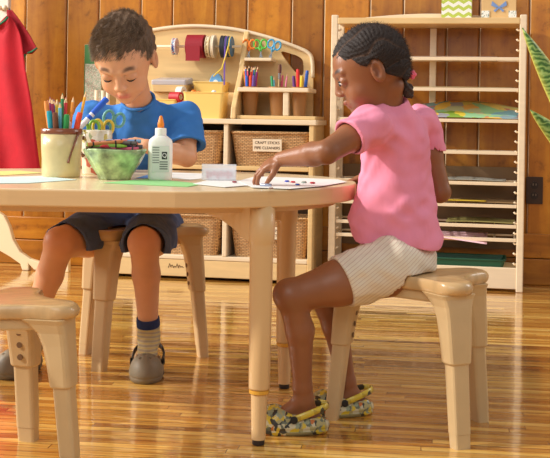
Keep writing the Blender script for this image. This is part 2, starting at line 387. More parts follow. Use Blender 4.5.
def wallboards():
    vs=[];fs=[];cs=[];glints=[]
    for i in range(len(us)-1):
        a,b=us[i]+.0018,us[i+1]-.0018; c=random.random(); g=.006
        glint_mask=[0,1,0,0,0,0]; prof=[(a,-.012),(a+.001,-g),(a+g,0),(b-g,0),(b-.001,-g),(b,-.012)]  # mask for the painted highlight on each board's left bevel
        n=len(vs)
        for z in (.2,2.7):
            for (u,v) in prof: vs.append(W(u,v,z))
            cs+= [c]*6; glints.extend(glint_mask)
        for k in range(5): fs.append((n+k,n+k+1,n+6+k+1,n+6+k))
    n=len(vs); vs+=[W(us[0],-.0125,.0),W(us[-1],-.0125,.0),W(us[-1],-.0125,2.7),W(us[0],-.0125,2.7)]; cs+=[0.0]*4; glints.extend([0]*4); fs.append((n,n+1,n+2,n+3))
    # local frame so that the grain follows the boards
    R=Matrix.Rotation(WA,4,'Z'); vs=[R@(v-W0) for v in vs]
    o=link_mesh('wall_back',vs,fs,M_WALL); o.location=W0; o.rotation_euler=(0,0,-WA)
    ca=o.data.color_attributes.new('board','FLOAT_COLOR','POINT')
    for i,c in enumerate(cs): ca.data[i].color=(c,(c*7.3)%1,(c*3.7)%1,1)
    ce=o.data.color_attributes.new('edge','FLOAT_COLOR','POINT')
    for i,c in enumerate(glints): ce.data[i].color=(c,c,c,1)
    struct(o)
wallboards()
def wobj(o): o.location=W0; o.rotation_euler=(0,0,-WA); return o
mb=MB().box(us[0],us[-1],-.016,.012,0,.112); mb.box(us[0],us[-1],-.016,.006,.115,.218)
o=struct(wobj(mb.build('baseboard_back',M_BASE,bevel=.004)))
ca=o.data.color_attributes.new('board','FLOAT_COLOR','POINT')
for i in range(len(ca.data)): ca.data[i].color=(.35 if i<8 else .55,.2,.6,1)
# ================================================================== STOOLS
M_STOOL=mat('stool_plastic_wood',(212,182,136),.36,vary=.05,vscale=14,bump=.08,bscale=180,coat=.15)
M_STOOLTOP=mat('stool_seat_wood',(210,174,124),.3,vary=.16,vscale=5,stretch=(2,14,2),coat=.3)
M_HOLE=mat('hole_shadow',(120,88,58),.6)
def rrect(cx,cy,z,wx,wy,r=.008,n=3):
    pts=[]
    for sx,sy,a0 in ((1,1,0),(-1,1,PI/2),(-1,-1,PI),(1,-1,3*PI/2)):
        for i in range(n+1):
            a=a0+PI/2*i/n; pts.append((cx+sx*(wx/2-r)+r*math.cos(a), cy+sy*(wy/2-r)+r*math.sin(a), z))
    return pts
def make_stool(H, label):
    t=thing('three_legged_stool',label,'stool')
    q=[(-.195,0),(-.195,.030),(-.185,.046),(-.163,.051),(-.12,.047),(-.05,.062),(.02,.088),(.06,.112),(.083,.134),(.105,.142),(.128,.135),(.145,.115),(.147,.09),(.135,.065),(.122,.035),(.118,0)]
    pts=q+[(x,-y) for x,y in q[-2:0:-1]]
    pts=smoothpoly([Vector((x,y,0)) for x,y in pts],4)
    rings=[]
    for z,s in ((H-.028,.955),(H-.025,.980),(H-.018,1.0),(H-.011,1.0),(H-.004,.975),(H,.935),(H-.0015,.80),(H-.002,.3)):
        rings.append([(p.x*s,p.y*s,z) for p in pts])
    MB().loft(rings).build('seat',M_STOOLTOP,t,smooth=True)
    tops=[(.104,.097),(.104,-.097),(-.150,0)]; feet=[(.130,.120),(.130,-.120),(-.190,0)]
    ap=MB()
    for i in range(3):
        p=Vector((*tops[i],0)); q2=Vector((*tops[(i+1)%3],0)); d=(q2-p).normalized(); ang=math.atan2(d.y,d.x); Ld=(q2-p).length
        ap=MB().box(.018,Ld-.018,-.010,.010,H-.052,H-.0275,Matrix.Translation((p.x,p.y,0))@Matrix.Rotation(ang,4,'Z')); ap.build('apron_rail',M_STOOL,t,bevel=.005)
    for (tx,ty),(fx,fy) in zip(tops,feet):
        th_=math.atan2(fy,fx); M=Matrix.Rotation(th_,4,'Z'); Rf=math.hypot(fx,fy); Rt=math.hypot(tx,ty); zm=H*.50
        def c(z): return Rt+(Rf-Rt)*(1-z/H)
        rs=[]
        for z,wr,wt,ins in ((zm,.040,.052,0),(zm+.004,.043,.056,0),(H-.12,.047,.062,0),(H-.08,.052,.065,.002),(H-.055,.060,.070,.006),(H-.038,.074,.080,.014),(H-.0275,.090,.090,.020)):
            rs.append(rrect(c(z)-ins,0,z,wr,wt,.011))
        leg=MB().loft(rs,M).build('leg',M_STOOL,t,bevel=.002)
        MB().loft([rrect(c(0),0,0,.029,.038,.006),rrect(c(.03),0,.03,.030,.039,.006)],M).build('foot_cap',M_STOOL,leg)
        MB().loft([rrect(c(.0305),0,.0305,.032,.041,.007),rrect(c(zm),0,zm+.006,.035,.045,.008)],M).build('leg_extension',M_STOOL,leg)
        for j in range(3):
            z=zm+.022+j*.026; MM=M@Matrix.Translation((c(z)-.0435/2-.0012-(z-zm)*.028,0,z))@Matrix.Rotation(-PI/2,4,'Y')
            MB().lathe([(.0062,0),(.0062,.0016)],16,MM).build('adjustment_hole',M_HOLE,leg)
    return t
s1=make_stool(.35,'light wooden three-legged stool that the girl in pink sits on'); s1.location=(.318,2.592,0); s1.rotation_euler=(0,0,math.atan2(-.34,.94))
s2=make_stool(.38,'light wooden three-legged stool under the boy in the blue shirt'); s2.location=(-.384,3.272,0); s2.rotation_euler=(0,0,math.atan2(-.31,-.95))
s3=make_stool(.325,'empty light wooden stool in the left foreground, cut by the photo edge'); s3.location=(-.563,2.271,0); s3.rotation_euler=(0,0,math.atan2(.53,.85))
for s in (s1,s2,s3): s['group']='three-legged stools around the table'
# ================================================================== TABLE
T=.54
M_TOP=mat('table_laminate',(240,217,176),.28,vary=.05,vscale=2.5,stretch=(1.5,9,1),coat=.25)
M_EDGE=mat('table_edge_wood',(228,190,138),.4,vary=.06,vscale=2,stretch=(2,2,30))
M_LEG=mat('table_leg_beige',(224,186,134),.33,coat=.1)
M_RING=mat('yellow_ring',(226,168,62),.35); M_CAP=mat('dark_foot_cap',(52,40,34),.6)
tb=thing('activity_table','low beige activity table with rounded corners and round legs','table',(-.40,2.80,0))
def tablepoly(hx,hy,r,n=14):
    pts=[]
    for sx,sy,a0 in ((1,1,0),(-1,1,PI/2),(-1,-1,PI),(1,-1,3*PI/2)):
        for i in range(n+1):
            a=a0+PI/2*i/n; pts.append((sx*(hx-r)+r*math.cos(a),sy*(hy-r)+r*math.sin(a)))
    return pts
TP=dict(hx=.595,hy=.46,r=.45)
MB().prism(tablepoly(TP['hx']-.0015,TP['hy']-.0015,TP['r']),T-.03,T).build('tabletop',M_TOP,tb,bevel=.0015)
MB().ringprism(tablepoly(.595,.46,.45),tablepoly(.589,.454,.444),T-.036,T-.001,'z').build('edge_band',M_EDGE,tb,bevel=.003)
MB().ringprism(tablepoly(.545,.41,.40),tablepoly(.53,.395,.385),T-.05,T-.0301,'z').build('under_frame',M_LEG,tb)
for (lx,ly) in ((.372,-.365),(.445,.14),(-.372,-.365),(-.445,.14)):
    if lx==.445: lx,ly=.43,.15
    if lx==-.445: lx,ly=-.43,.15
    M=Matrix.Translation((lx,ly,0))
    leg=MB().lathe([(.0215,.118),(.0225,.122),(.0235,.25),(.025,.42),(.026,.428),(.0275,.431),(.0285,.5085)],28,M).build('leg',M_LEG,tb,smooth=False)
    leg.data.polygons.foreach_set('use_smooth',[len(p.vertices)==4 for p in leg.data.polygons])
    MB().lathe([(.0185,.108),(.0215,.110),(.0215,.1165),(.0185,.1179)],24,M).build('collar_ring',M_RING,leg)
    MB().lathe([(.0150,.012),(.0165,.06),(.0175,.1079)],24,M).build('leg_extension',M_LEG,leg,smooth=False)
    MB().lathe([(.0115,0),(.013,.002),(.013,.0119)],20,M).build('foot_cap',M_CAP,leg)
    ang=math.atan2(-ly,-lx) if ly<0 else math.atan2(-ly*.2,-lx)
    R=M@Matrix.Rotation(ang,4,'Z')
    prof=[(.026,.433),(.04,.440),(.06,.455),(.09,.470),(.13,.480),(.18,.489),(.24,.5085)]
    rs=[]
    for k,(x,zb) in enumerate(prof):
        wdt=.026+.05*(x/.24); rs.append([(x,-wdt,.509),(x,wdt,.509),(x,wdt*.7,zb),(x,-wdt*.7,zb)])
    rs=[[(0,-.026,.509),(0,.026,.509),(0,.022,.431),(0,-.022,.431)]]+rs
    MB().loft(rs,R).build('leg_bracket',M_LEG,tb,bevel=.004)
# ================================================================== ART CABINET
VF=.30
cab=thing('art_cabinet','birch art supply cabinet with arched top and basket cubbies against the pine wall','cabinet'); cab.location=W0; cab.rotation_euler=(0,0,-WA)
def U(px,py,v=VF): return wf(px,py,v)[0]
def Z(px,py,v=VF): return wf(px,py,v)[1]
uL=U(100,190); uR=U(313,190); zT=Z(270,119.5); zB0=0.0; zb=Z(240,257.5); zm0=Z(260,168.5)
colw=(U(313,190)-U(222,190)); ud=[uL,U(225,190)-colw,U(225,190),uR]
th=.020
def cb(name,x0,x1,v0,v1,z0,z1,m=M_BIRCH,par=None,bevel=.003): return MB().box(x0,x1,-v1,-v0,z0,z1).build(name,m,par or cab,bevel=bevel)
cb('cabinet_top',uL-.01,uR+.01,.02,VF+.005,zT-.022,zT,M_PALE)
cb('side_panel',uL,uL+th,.02,VF,0,zT-.0225); cb('side_panel',uR-th,uR,.02,VF,0,zT-.0225)
cb('divider',ud[1]-th/2,ud[1]+th/2,.04,VF-.002,zb,zT-.0225,M_PALE); cb('divider',ud[2]-th/2,ud[2]+th/2,.04,VF-.002,zb,zT-.0225,M_PALE)
for i in range(3): cb('shelf',ud[i]+(th if i==0 else th/2),ud[i+1]-(th if i==2 else th/2),.04,VF-.003,zm0-.010,zm0+.008)
cb('bottom_shelf',uL+th,uR-th,.04,VF-.002,zb-.018,zb-.0003,M_PALE)
cb('base_panel',uL+th,uR-th,VF-.03,VF-.004,.012,zb-.019,M_BIRCHH)
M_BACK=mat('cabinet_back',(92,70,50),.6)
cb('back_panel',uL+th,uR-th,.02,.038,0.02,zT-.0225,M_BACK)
# arched upper panel
VB=.05
arch=[(92,122),(94,70),(100,56),(112,44),(130,35),(155,28.5),(185,25),(212,25.5),(240,29),(270,36.5),(297,46),(309,52),(312.5,60),(313,80),(312.5,118)]
ap=[wf(x,y,VB) for x,y in arch]; ap[0]=(ap[0][0],zT); ap[-1]=(ap[-1][0],zT)
cut=[(281,51.5),(290,53.5),(298.5,56.5),(303,61.5),(303,74.5),(297,73.5),(291,67),(285,59)]
cp=[wf(x,y,VB) for x,y in cut]
def panel_with_hole(outer, hole, y0, y1):
    bm=bmesh.new(); loops=[]
    for loop in (outer,hole):
        vs=[bm.verts.new((p[0],y0,p[1])) for p in loop]
        for i in range(len(vs)): bm.edges.new((vs[i],vs[(i+1)%len(vs)]))
    r=bmesh.ops.triangle_fill(bm,use_beauty=True,edges=bm.edges[:])
    ext=bmesh.ops.extrude_face_region(bm,geom=bm.faces[:])
    for g in ext['geom']:
        if isinstance(g,bmesh.types.BMVert): g.co.y=y1
    bmesh.ops.recalc_face_normals(bm,faces=bm.faces[:])
    me=bpy.data.meshes.new('arched_back_panel'); bm.to_mesh(me); bm.free(); return me
apS=[tuple(p) for p in smoothpoly([Vector((a,b,0)) for a,b in ap[1:-1]],4,closed=False)]
outer=[ap[0]]+[(p[0],p[1]) for p in apS]+[ap[-1]]
me=panel_with_hole(outer,[tuple(p)[:2] for p in smoothpoly([Vector((a,b,0)) for a,b in cp],3)],-VB,-VB+.018)
me.materials.append(M_BIRCH); o=bpy.data.objects.new('arched_back_panel',me); C.objects.link(o); o.parent=cab
# rim trim along the arch
MB().tube([(p[0],-VB-.006,p[1]-.006) for p in outer[3:-2]],.0085,8).build('arch_trim',M_PALE,cab,smooth=True)
def side_profile(px_base, name='curved_divider', w=.022):
    u=U(px_base,118); zt=Z(243,31,VB)
    pr=[(.052,zT+.0005),(.052,zt-.004),(.066,zt-.002),(.09,zt-.03),(.12,zt-.09),(.17,zt-.19),(.24,zt-.27),(.295,zT+.05),(.305,zT+.0005)]
    pr=[(-a,b) for a,b in pr]
    return MB().prism(pr,u-w/2,u+w/2,'x').build(name,M_BIRCH,cab,bevel=.004)
side_profile(233)
uD=U(233,118)
# right-hand section
cb('counter_board',uD+.012,uR+.004,.055,VF-.01,zT+.0005,zT+.016,M_BIRCH)
zc=Z(272,92,.26); cb('cup_board',uD+.0115,U(309,90,.26),.07,.275,zc,zc+.018,M_PALE)
u0=U(286,100,.265); cb('cup_board_post',u0-.012,u0+.012,.245,.269,zT+.0165,zc-.0003,M_PALE)
zs=Z(256,61,.14); cb('scissor_shelf',uD+.0115,U(272,60,.14),.052,.15,zs,zs+.014,M_PALE)
# left section : stepped shelf
uA=U(98,118); zst=Z(211,92.5,.11)
cb('rear_step',uA+.03,uD-.0115,.052,.155,zT+.0005,zst,M_BIRCH)
# rod
zr=Z(195,46.5,.12); MB().tube([(uA+.06,-.12,zr),(uD-.0115,-.12,zr)],.006,12).build('ribbon_rod',M_PALE,cab,smooth=True)
# maker's mark on the base
lm=MB(); ul,zl=wf(175,266,VF-.003)
for k in range(6):
    a=k*.9; lm.tube([(ul-.03+.011*k,-(VF-.0035),zl-.008+.004*(k%2)),(ul-.024+.011*k,-(VF-.0035),zl+.010-.005*(k%3)),(ul-.018+.011*k,-(VF-.0035),zl-.006)],.0013,5)
lm.build('burned_mark',mat('burn',(70,40,20),.7),cab)
# knobs on side of cabinet (two wooden pegs right side)
# ---- baskets
M_WICK=wicker_mat(); M_CARD=mat('label_card',(238,222,196),.6); M_INK=mat('ink',(90,66,50),.7)
def rr2(x0,x1,y0,y1,r,z,n=3):
    pts=[]
    for cx,cy,a0 in ((x1-r,y1-r,0),(x0+r,y1-r,PI/2),(x0+r,y0+r,PI),(x1-r,y0+r,3*PI/2)):
        for i in range(n+1):
            a=a0+PI/2*i/n; pts.append((cx+r*math.cos(a),cy+r*math.sin(a),z))
    return pts
def open_bin(w0,w1,d0,d1,h,t,r=.02,floor=.006):  # half sizes bottom/top
    rings=[rr2(-w0,w0,-d0,d0,r,0),rr2(-w1,w1,-d1,d1,r,h),rr2(-w1+t,w1-t,-d1+t,d1-t,max(r-t,.002),h),rr2(-w0+t,w0-t,-d0+t,d0-t,max(r-t,.002),floor)]
    return MB().loft(rings)
def textmesh(o):
    bpy.context.view_layer.update(); dg=bpy.context.evaluated_depsgraph_get(); me=bpy.data.meshes.new_from_object(o.evaluated_get(dg)); nm=o.name
    q=bpy.data.objects.new('lettering',me); C.objects.link(q); q.parent=o.parent; q.location=o.location; q.rotation_euler=o.rotation_euler
    bpy.data.objects.remove(o); return q
def text(body,size,m,parent,loc,rot,name='lettering',align='CENTER'):
    c=bpy.data.curves.new(name,'FONT'); c.body=body; c.size=size; c.align_x=align; c.align_y='CENTER'; c.extrude=.0003
    o=bpy.data.objects.new(name,c); C.objects.link(o); c.materials.append(m); o.parent=parent; o.location=loc; o.rotation_euler=rot; return textmesh(o)
def basket(pxc,w,z0,h,label,card=None):
    u=U(pxc,150,.2)
    t=thing('wicker_basket',label,'basket',W(u,.185,z0),-WA,'wicker baskets in the cabinet cubbies')
    open_bin(w*.44,w*.5,.085,.10,h,.008,.025).build('basket_body',M_WICK,t,smooth=False)
    MB().tube([Vector(p) for p in rr2(-w*.5,w*.5,-.10,.10,.027,h)],.0065,8,closed=True).build('rim',M_WICK,t,smooth=True)
    MB().box(-w*.43,w*.43,-.075,.075,.0065,h*.8).build('stored_supplies',mat('dark_supplies',(66,54,48),.8,vary=.5,vscale=40,bump=.6,bscale=60),t)
    if card:
        tilt=math.atan2(.015,h)
        cd=MB().box(card[0]-.062,card[0]+.062,-.0012,.0012,-.026,.026).build('label_card',M_CARD,t)
        cd.location=(0,-.1025,h*.63); cd.rotation_euler=(-tilt*-1,0,0)
        for i,tx in enumerate(card[1]):
            text(tx,.0165,M_INK,cd,(card[0],-.0017,.011-.022*i),(PI/2,0,0))
    return t
zA=zm0+.0085; zBt=zb
hA=Z(262,131.5)-zA-.006; hB=(Z(262,222)-Z(262,255))+.03
wb=colw-.045
def ucen(i): return (ud[i]+ud[i+1])/2
def pxof(u,v,z):
    p=W(u,v,z); s=F_PX/p.y; return 275+p.x*s
bx=[]
for i in (1,2):
    lab=[('wicker basket on the upper cubby shelf behind the boy in blue','wicker basket in the lower cubby behind the bare legs of the boy'),
         ('wicker basket on the upper shelf just right of the blue sleeve','wicker basket with worn label in the lower middle cubby'),
         ('wicker basket with handwritten card on the upper shelf below the pencil cups','wicker basket in the lower right cubby behind the table leg')][i]
    cards=[(None,None),(None,(-.012,['SCRAP PAPER','SMALL BOXES'])),((-.012,['CRAFT STICKS','PIPE CLEANERS']),(.02,['YARN','FELT']))][i]
    uc=ucen(i)
    for j,(z0,h) in enumerate(((zA,hA),(zBt,hB))):
        t=basket(200,wb,z0,h,lab[j],cards[j]); t.location=W(uc,.185,z0)
# ---- yellow bins and supplies on the counter
M_BIN=mat('yellow_bin_plastic',(244,208,120),.4); M_CLR=mat('clear_plastic',(225,232,240),.08,trans=.0,alpha=.45)
def place_w(px,py,v,z): u=wf(px,py,v)[0]; return W(u,v,z)
def ybin(px,v,z,w,d,h,label,items):
    t=thing('storage_bin',label,'bin',place_w(px,100,v,z),-WA,'yellow bins on the counter')
    open_bin(w*.46,w*.5,d*.46,d*.5,h,.003,.012,.003).build('bin_body',M_BIN,t)
    MB().tube([Vector(p) for p in rr2(-w*.5,w*.5,-d*.5,d*.5,.012,h)],.0028,6,closed=True).build('rim',M_BIN,t)
    return t
ybin(206,.235,zT,.178,.10,Z(206,92.5,.285)-zT,'yellow plastic bin of small odds and ends, front right on the counter',0)
ybin(211,.105,zst,.15,.085,.044,'yellow plastic bin holding a blue tool, behind the front bin',0)
ybin(163,.235,zT,.15,.10,.078,'yellow plastic bin with paper rolls beside the blue shirt',0)
def blob_item(name,label,cat,pos,col,sc,group=None,rough=.5):
    o=MB().ball((0,0,0),1,14,9,sc=sc).build(name,mat('c_%d_%d_%d'%col,col,rough),None,smooth=True); o.location=pos; o.rotation_euler=(.2,.3,random.random()*3); tag(o,label,cat,group); return o
# items peeking out of bins
def pompom(px,py,v,col,r,label):
    u,z=wf(px,py-1.5,v); o=blob_item('pom_pom',label,'pompom',W(u,v,z),col,(r,r*.8,r*.75),None); return o
pompom(194,94,.235,(235,130,40),.016,'orange pompom in the front yellow bin')
pompom(199,95,.245,(240,110,50),.013,'small deep orange pompom in the front yellow bin')
pompom(214,94,.235,(245,245,240),.014,'white pompom in the front yellow bin')
pompom(218,96,.245,(60,150,210),.010,'blue pompom in the front yellow bin')
pompom(206,96,.23,(70,160,140),.012,'teal pompom in the front yellow bin')
def rollthing(px,py,v,r,w,col,label):
    u,z=wf(px,py,v); t=thing('tape_roll',label,'tape roll',W(u,v,z),-WA)
    M=Matrix.Rotation(PI/2,4,'Y')@Matrix.Rotation(.3,4,'X')
    MB().lathe([(r*.55,-w/2),(r,-w/2),(r,w/2),(r*.55,w/2),(r*.55,-w/2)],24,M,cap=False).build('roll',mat('roll%s'%label[:6],col,.5),t)
    MB().lathe([(r*.45,-w*.51),(r*.55,-w*.51),(r*.55,w*.51),(r*.45,w*.51),(r*.45,-w*.51)],24,M,cap=False).build('cardboard_core',M_CARD,t)
rollthing(181,92,.235,.024,.03,(226,222,210),'pale ribbon roll at the end of the bin near the boy')
rollthing(176,97,.262,.022,.05,(190,40,50),'red ribbon roll lying in the bin beside the blue shirt')
# blue hole punch
u,z=wf(217,89,.11); t=thing('hole_punch','light blue craft hole punch standing in the rear yellow bin','craft punch',W(u,.12,zst+.022),-WA); t.scale=(1.25,1.25,1.25)
pr=smoothpoly([Vector(p) for p in ((-.024,-.02,0),(.024,-.02,0),(.026,.01,0),(.012,.045,0),(-.012,.045,0),(-.026,.012,0))],4)
MB().prism([(p.x,p.y) for p in pr],-.012,.012,'y').build('punch_body',mat('punch_blue',(110,170,220),.35),t,bevel=.002)
MB().lathe([(.009,0),(.009,.002)],16,Matrix.Translation((0,-.0121,.018))@Matrix.Rotation(PI/2,4,'X')).build('punch_window',M_WHITE,t)
u,z=wf(201,90,.11); o=MB().prism([(-.045,-.012),(-.02,.0),(.02,.012),(.045,.006),(.04,-.012)],-.01,.01,'y').build('felt_scrap',mat('felt_blue',(70,105,150),.9),None); tag(o,'dark blue felt scrap in the rear yellow bin','felt'); o.location=W(u,.10,zst+.034); o.rotation_euler=(0,0,-WA)
# clear lidded box with papers
u0,u1=U(155,85,.12),U(190,85,.12)
t=thing('paper_tray','clear plastic box full of coloured paper leaning on the counter','box',W((u0+u1)/2,.12,zst),-WA)
w=(u1-u0)/2
box=open_bin(w*.95,w,.06,.065,.03,.002,.008,.002).build('tray_body',M_BIRCHH,t)
for i,c in enumerate([(232,120,60),(200,196,205),(178,170,180)]):
    MB().box(-w*.88,w*.88,-.055,.055,.0035+i*.010,.0125+i*.010).build('paper_stack',mat('ps%d'%i,c,.7),t)
lid=MB().box(-w*.98,w*.98,-.062,.062,0,.026).build('clear_lid',mat('lid_plastic',(206,202,208),.18,alpha=.75),t,bevel=.006); lid.location=(0,0,.0335); lid.rotation_euler=(.12,0,0)
# ---- spools
def spool(px,r,w,col,label,fl=None,flcol=None,m=None):
    u=wf(px,46,.12)[0]; t=thing('ribbon_spool',label,'ribbon spool',W(u,.12,zr),-WA,'ribbon spools on the rod')
    M=Matrix.Rotation(PI/2,4,'Y')
    MB().lathe([(.0075,-w/2),(r,-w/2),(r,w/2),(.0075,w/2),(.0075,-w/2)],28,M,cap=False).build('ribbon',m or mat('rib%d'%px,col,.6,bump=.3,bscale=200),t)
    if fl:
        for sx in (-1,1):
            MB().lathe([(.0075,sx*w/2),(fl,sx*w/2),(fl,sx*(w/2+.003)),(.0075,sx*(w/2+.003)),(.0075,sx*w/2)],28,M,cap=False).build('flange',mat('fl%d'%px,flcol,.5),t)
    return t
spool(175,.036,.012,(150,150,170),'narrow patterned ribbon spool at the left end of the rod',.038,(225,225,225),cells('ribbon_pattern',[(0,(60,90,160)),(.3,(230,230,235)),(.6,(190,60,80)),(.8,(120,170,200))],160))
sp=spool(196.5,.052,.078,(150,22,40),'wide dark red ribbon spool with a loose end')
MB().box(-.034,.03,-.055,-.053,-.066,0).build('loose_ribbon_end',mat('rib196',(150,22,40),.6),sp)
spool(209,.046,.010,(196,170,110),'cream and gold ribbon spool beside the red one',.048,(232,214,178),cells('lace',[(0,(200,180,130)),(.4,(150,120,70)),(.7,(236,224,196))],120))
spool(214,.050,.006,(236,222,196),'thin cream ribbon spool right of the gold one',.051,(240,228,206))
spool(223.5,.048,.010,(40,46,60),'black ribbon spool near the curved divider',.049,(56,60,72))
s=spool(227.5,.046,.008,(90,60,150),'purple ribbon spool with a long trailing end',.047,(80,90,100))
MB().box(-.003,.003,-.05,-.0485,-.17,.0).build('trailing_ribbon',mat('purp',(110,80,180),.5),s)
s=spool(231,.044,.006,(235,200,60),'yellow ribbon spool with a trailing end at the curved divider',.045,(60,110,150))
MB().tube([(0,-.046,0),(-.01,-.06,-.05),(-.02,-.08,-.10),(-.055,-.09,-.135)],.003,6).build('trailing_ribbon',mat('yelr',(235,205,70),.5),s)
# ---- scissors on the shelf
def scissors(pos, rz, col, label, s=1.0, tilt=0, handles_up=True):
    t=thing('scissors',label,'scissors',pos,rz)
    m=mat('sc_%d_%d_%d'%col,col,.35); a=PI+.0
    for sx in (-1,1):
        c=Vector((sx*.0155,0,.062)); pts=[c+Vector((.0135*math.cos(q)*1.0,0,.019*math.sin(q))) for q in [2*PI*i/18 for i in range(18)]]
        h=MB().tube([p*s for p in pts],.0042*s,8,closed=True); h.tube([Vector((sx*.008,0,.046))*s,Vector((-sx*.001,sx*.002,.030))*s],.0045*s,8)
        ho=h.build('handle',m,t,smooth=True); ho.rotation_euler=(0,tilt,0)
        b=MB().prism([(sx*.002*s,.0*s),(sx*.0075*s,.004*s),(-sx*.001*s,.036*s),(-sx*.006*s,.034*s)],sx*.0003,sx*.0018,'y').build('blade',mat('steel',(190,194,200),.25,metal=.9),t); b.rotation_euler=(0,tilt,0)
    return t
for px,col,lab,ti in ((248.5,(238,130,40),'orange handled scissors standing on the small cabinet shelf',.05),(261,(90,190,70),'green handled scissors in the middle of the small cabinet shelf',-.05),(270,(80,165,210),'light blue handled scissors at the right of the small cabinet shelf',.3)):
    u=wf(px,55,.10)[0]; sc=scissors(W(u,.10,zs+.0145),-WA,col,lab,1.0,ti)
# ---- pencil cups
M_CUP=mat('brown_cup',(178,128,78),.4,vary=.08,vscale=20)
cups=[(250.5,.039),(278,.041),(299.5,.034)]
PENC=[(200,40,50),(225,70,60),(240,120,50),(60,110,200),(180,30,60),(90,60,50),(230,90,120),(50,50,60),(150,60,160),(210,180,60),(70,150,90)]
def pencil(base, tip, r, col, label, group, kind='coloured_pencil', cat='pencil', tipcol=None, up_tip=True):
    base=Vector(base); tip=Vector(tip); L=(tip-base).length
    q=(tip-base).to_track_quat('Z','Y')
    t=thing(kind,label,cat,base,0,group); t.rotation_mode='QUATERNION'; t.rotation_quaternion=q
    m=mat('p_%d_%d_%d'%col,col,.4)
    if kind=='marker_pen' or kind=='felt_marker':
        capc=tipcol or col
        MB().lathe([(r*.96,0),(r,.002),(r,L*.55)],14).build('barrel',m,t,smooth=False)
        MB().lathe([(r*1.08,L*.55),(r*1.08,L*.94),(r*.9,L)],14).build('cap',mat('p_%d_%d_%d'%capc,capc,.4),t)
    elif kind=='paint_brush':
        MB().lathe([(r*.6,0),(r,L*.3),(r*.8,L*.7)],12).build('handle',m,t)
        MB().lathe([(r*1.1,L*.7),(r*1.5,L*.82)],12).build('ferrule',mat('steel',(190,194,200),.25,metal=.9),t)
        MB().lathe([(r*1.5,L*.82),(r*1.8,L*.9),(r*1.2,L)],12).build('bristles',mat('brs_%d'%(tipcol or col)[0],tipcol or col,.8),t)
    else:
        MB().lathe([(r,0),(r,L-.014)],6).build('shaft',m,t)
        MB().lathe([(r,L-.014),(r*.35,L-.004)],6).build('sharpened_wood',mat('sharpened',(232,196,150),.6),t)
        MB().lathe([(r*.35,L-.004),(.0002,L)],6).build('lead',mat('p_%d_%d_%d'%(tipcol or col),tipcol or col,.4),t)
    return t
cuplabs=['brown cup of coloured pencils on the cabinet cup board','brown cup of paint brushes and pens in the middle of the cup board','brown cup of fat markers at the right of the cup board']
CN={'(':0}
def cname(c):
    r,g,b=c
    tb_=[('red',(210,40,50)),('orange',(240,120,50)),('blue',(50,110,210)),('dark brown',(100,60,50)),('pink',(235,100,140)),('black',(50,50,60)),('purple',(140,70,160)),('yellow',(235,200,60)),('green',(70,160,90)),('white',(240,240,240)),('turquoise',(50,170,180)),('light blue',(110,180,220))]
    return min(tb_,key=lambda t:sum((a-b_)**2 for a,b_ in zip(t[1],c)))[0]
for i,(px,rt) in enumerate(cups):
    v=.18; u=wf(px,90,v)[0]; z0=zT+.0165; zt=zc+.024; 
    t=thing('pencil_cup',cuplabs[i],'cup',W(u,v,z0),-WA,'brown pencil cups')
    H=zt-z0
    MB().lathe([(rt*.72,0),(rt*.97,H*.9),(rt*1.04,H*.9),(rt*1.06,H),(rt*.93,H),(rt*.9,H*.9),(rt*.66,.004)],28).build('cup_body',M_CUP,t,smooth=False)
    base=W(u,v,z0+.006)
    def spot(a,rr): return WE*(math.cos(a)*rr)+WN*(math.sin(a)*rr)
    if i==0:
        for k in range(16):
            c=PENC[k%len(PENC)]; a=k*2.4; L=.185+.02*random.random()
            pencil(base+spot(a,.014),base+spot(a,rt*.80)*1.0+Vector((0,0,L+.008)),.0033,c,'%s pencil in the left brown cup on the cabinet'%cname(c),'pencils in the left cabinet cup')
        for k,(c,dx) in enumerate((((50,110,210),-.012),((230,80,40),.006),((110,80,160),.02))):
            pencil(base+WE*dx*.4+WN*.016,base+WE*dx+WN*.028+Vector((0,0,.165)),.0062,c,'%s capped marker at the front of the left brown cup'%cname(c),None,'marker_pen','marker')
    elif i==1:
        for k,(c,tc,dx,kd) in enumerate((((90,60,130),(90,60,130),-.004,'paint_brush'),((200,170,120),(120,80,60),.014,'paint_brush'),((230,90,140),None,.026,'coloured_pencil'),((225,120,160),None,.03,'coloured_pencil'),((60,160,110),None,-.022,'marker_pen'),((240,190,60),None,.012,'marker_pen'),((225,80,130),None,-.032,'coloured_pencil'),((110,180,200),None,-.012,'coloured_pencil'),((190,60,60),None,.02,'coloured_pencil'))):
            L={'paint_brush':.215,'coloured_pencil':.190,'marker_pen':.165}[kd]-.004*k*(kd=='coloured_pencil')
            pencil(base+WE*dx*.4+spot(k*2.1,.006),base+WE*dx*.95+spot(k*2.1,.012)+Vector((0,0,L)),.0055 if kd=='marker_pen' else .0036,c,'%s %s in the middle brown cup'%(cname(c),kd.replace('_',' ')),'pens in the middle cabinet cup',kd,{'paint_brush':'brush','coloured_pencil':'pencil','marker_pen':'marker'}[kd],tc)
    else:
        for k,(c,dx,L) in enumerate((((100,50,120),-.024,.165),((235,190,50),-.012,.168),((220,50,50),-.006,.195),((240,150,50),.008,.163),((235,200,60),.012,.166),((50,100,200),.030,.190))):
            pencil(base+WE*dx*.4+WN*(.012*(-1)**k),base+WE*dx+WN*(.016*(-1)**k)+Vector((0,0,L)),.0068,c,'%s fat marker in the right brown cup'%(cname(c) if k!=4 else 'bright yellow'),None,'marker_pen','marker')
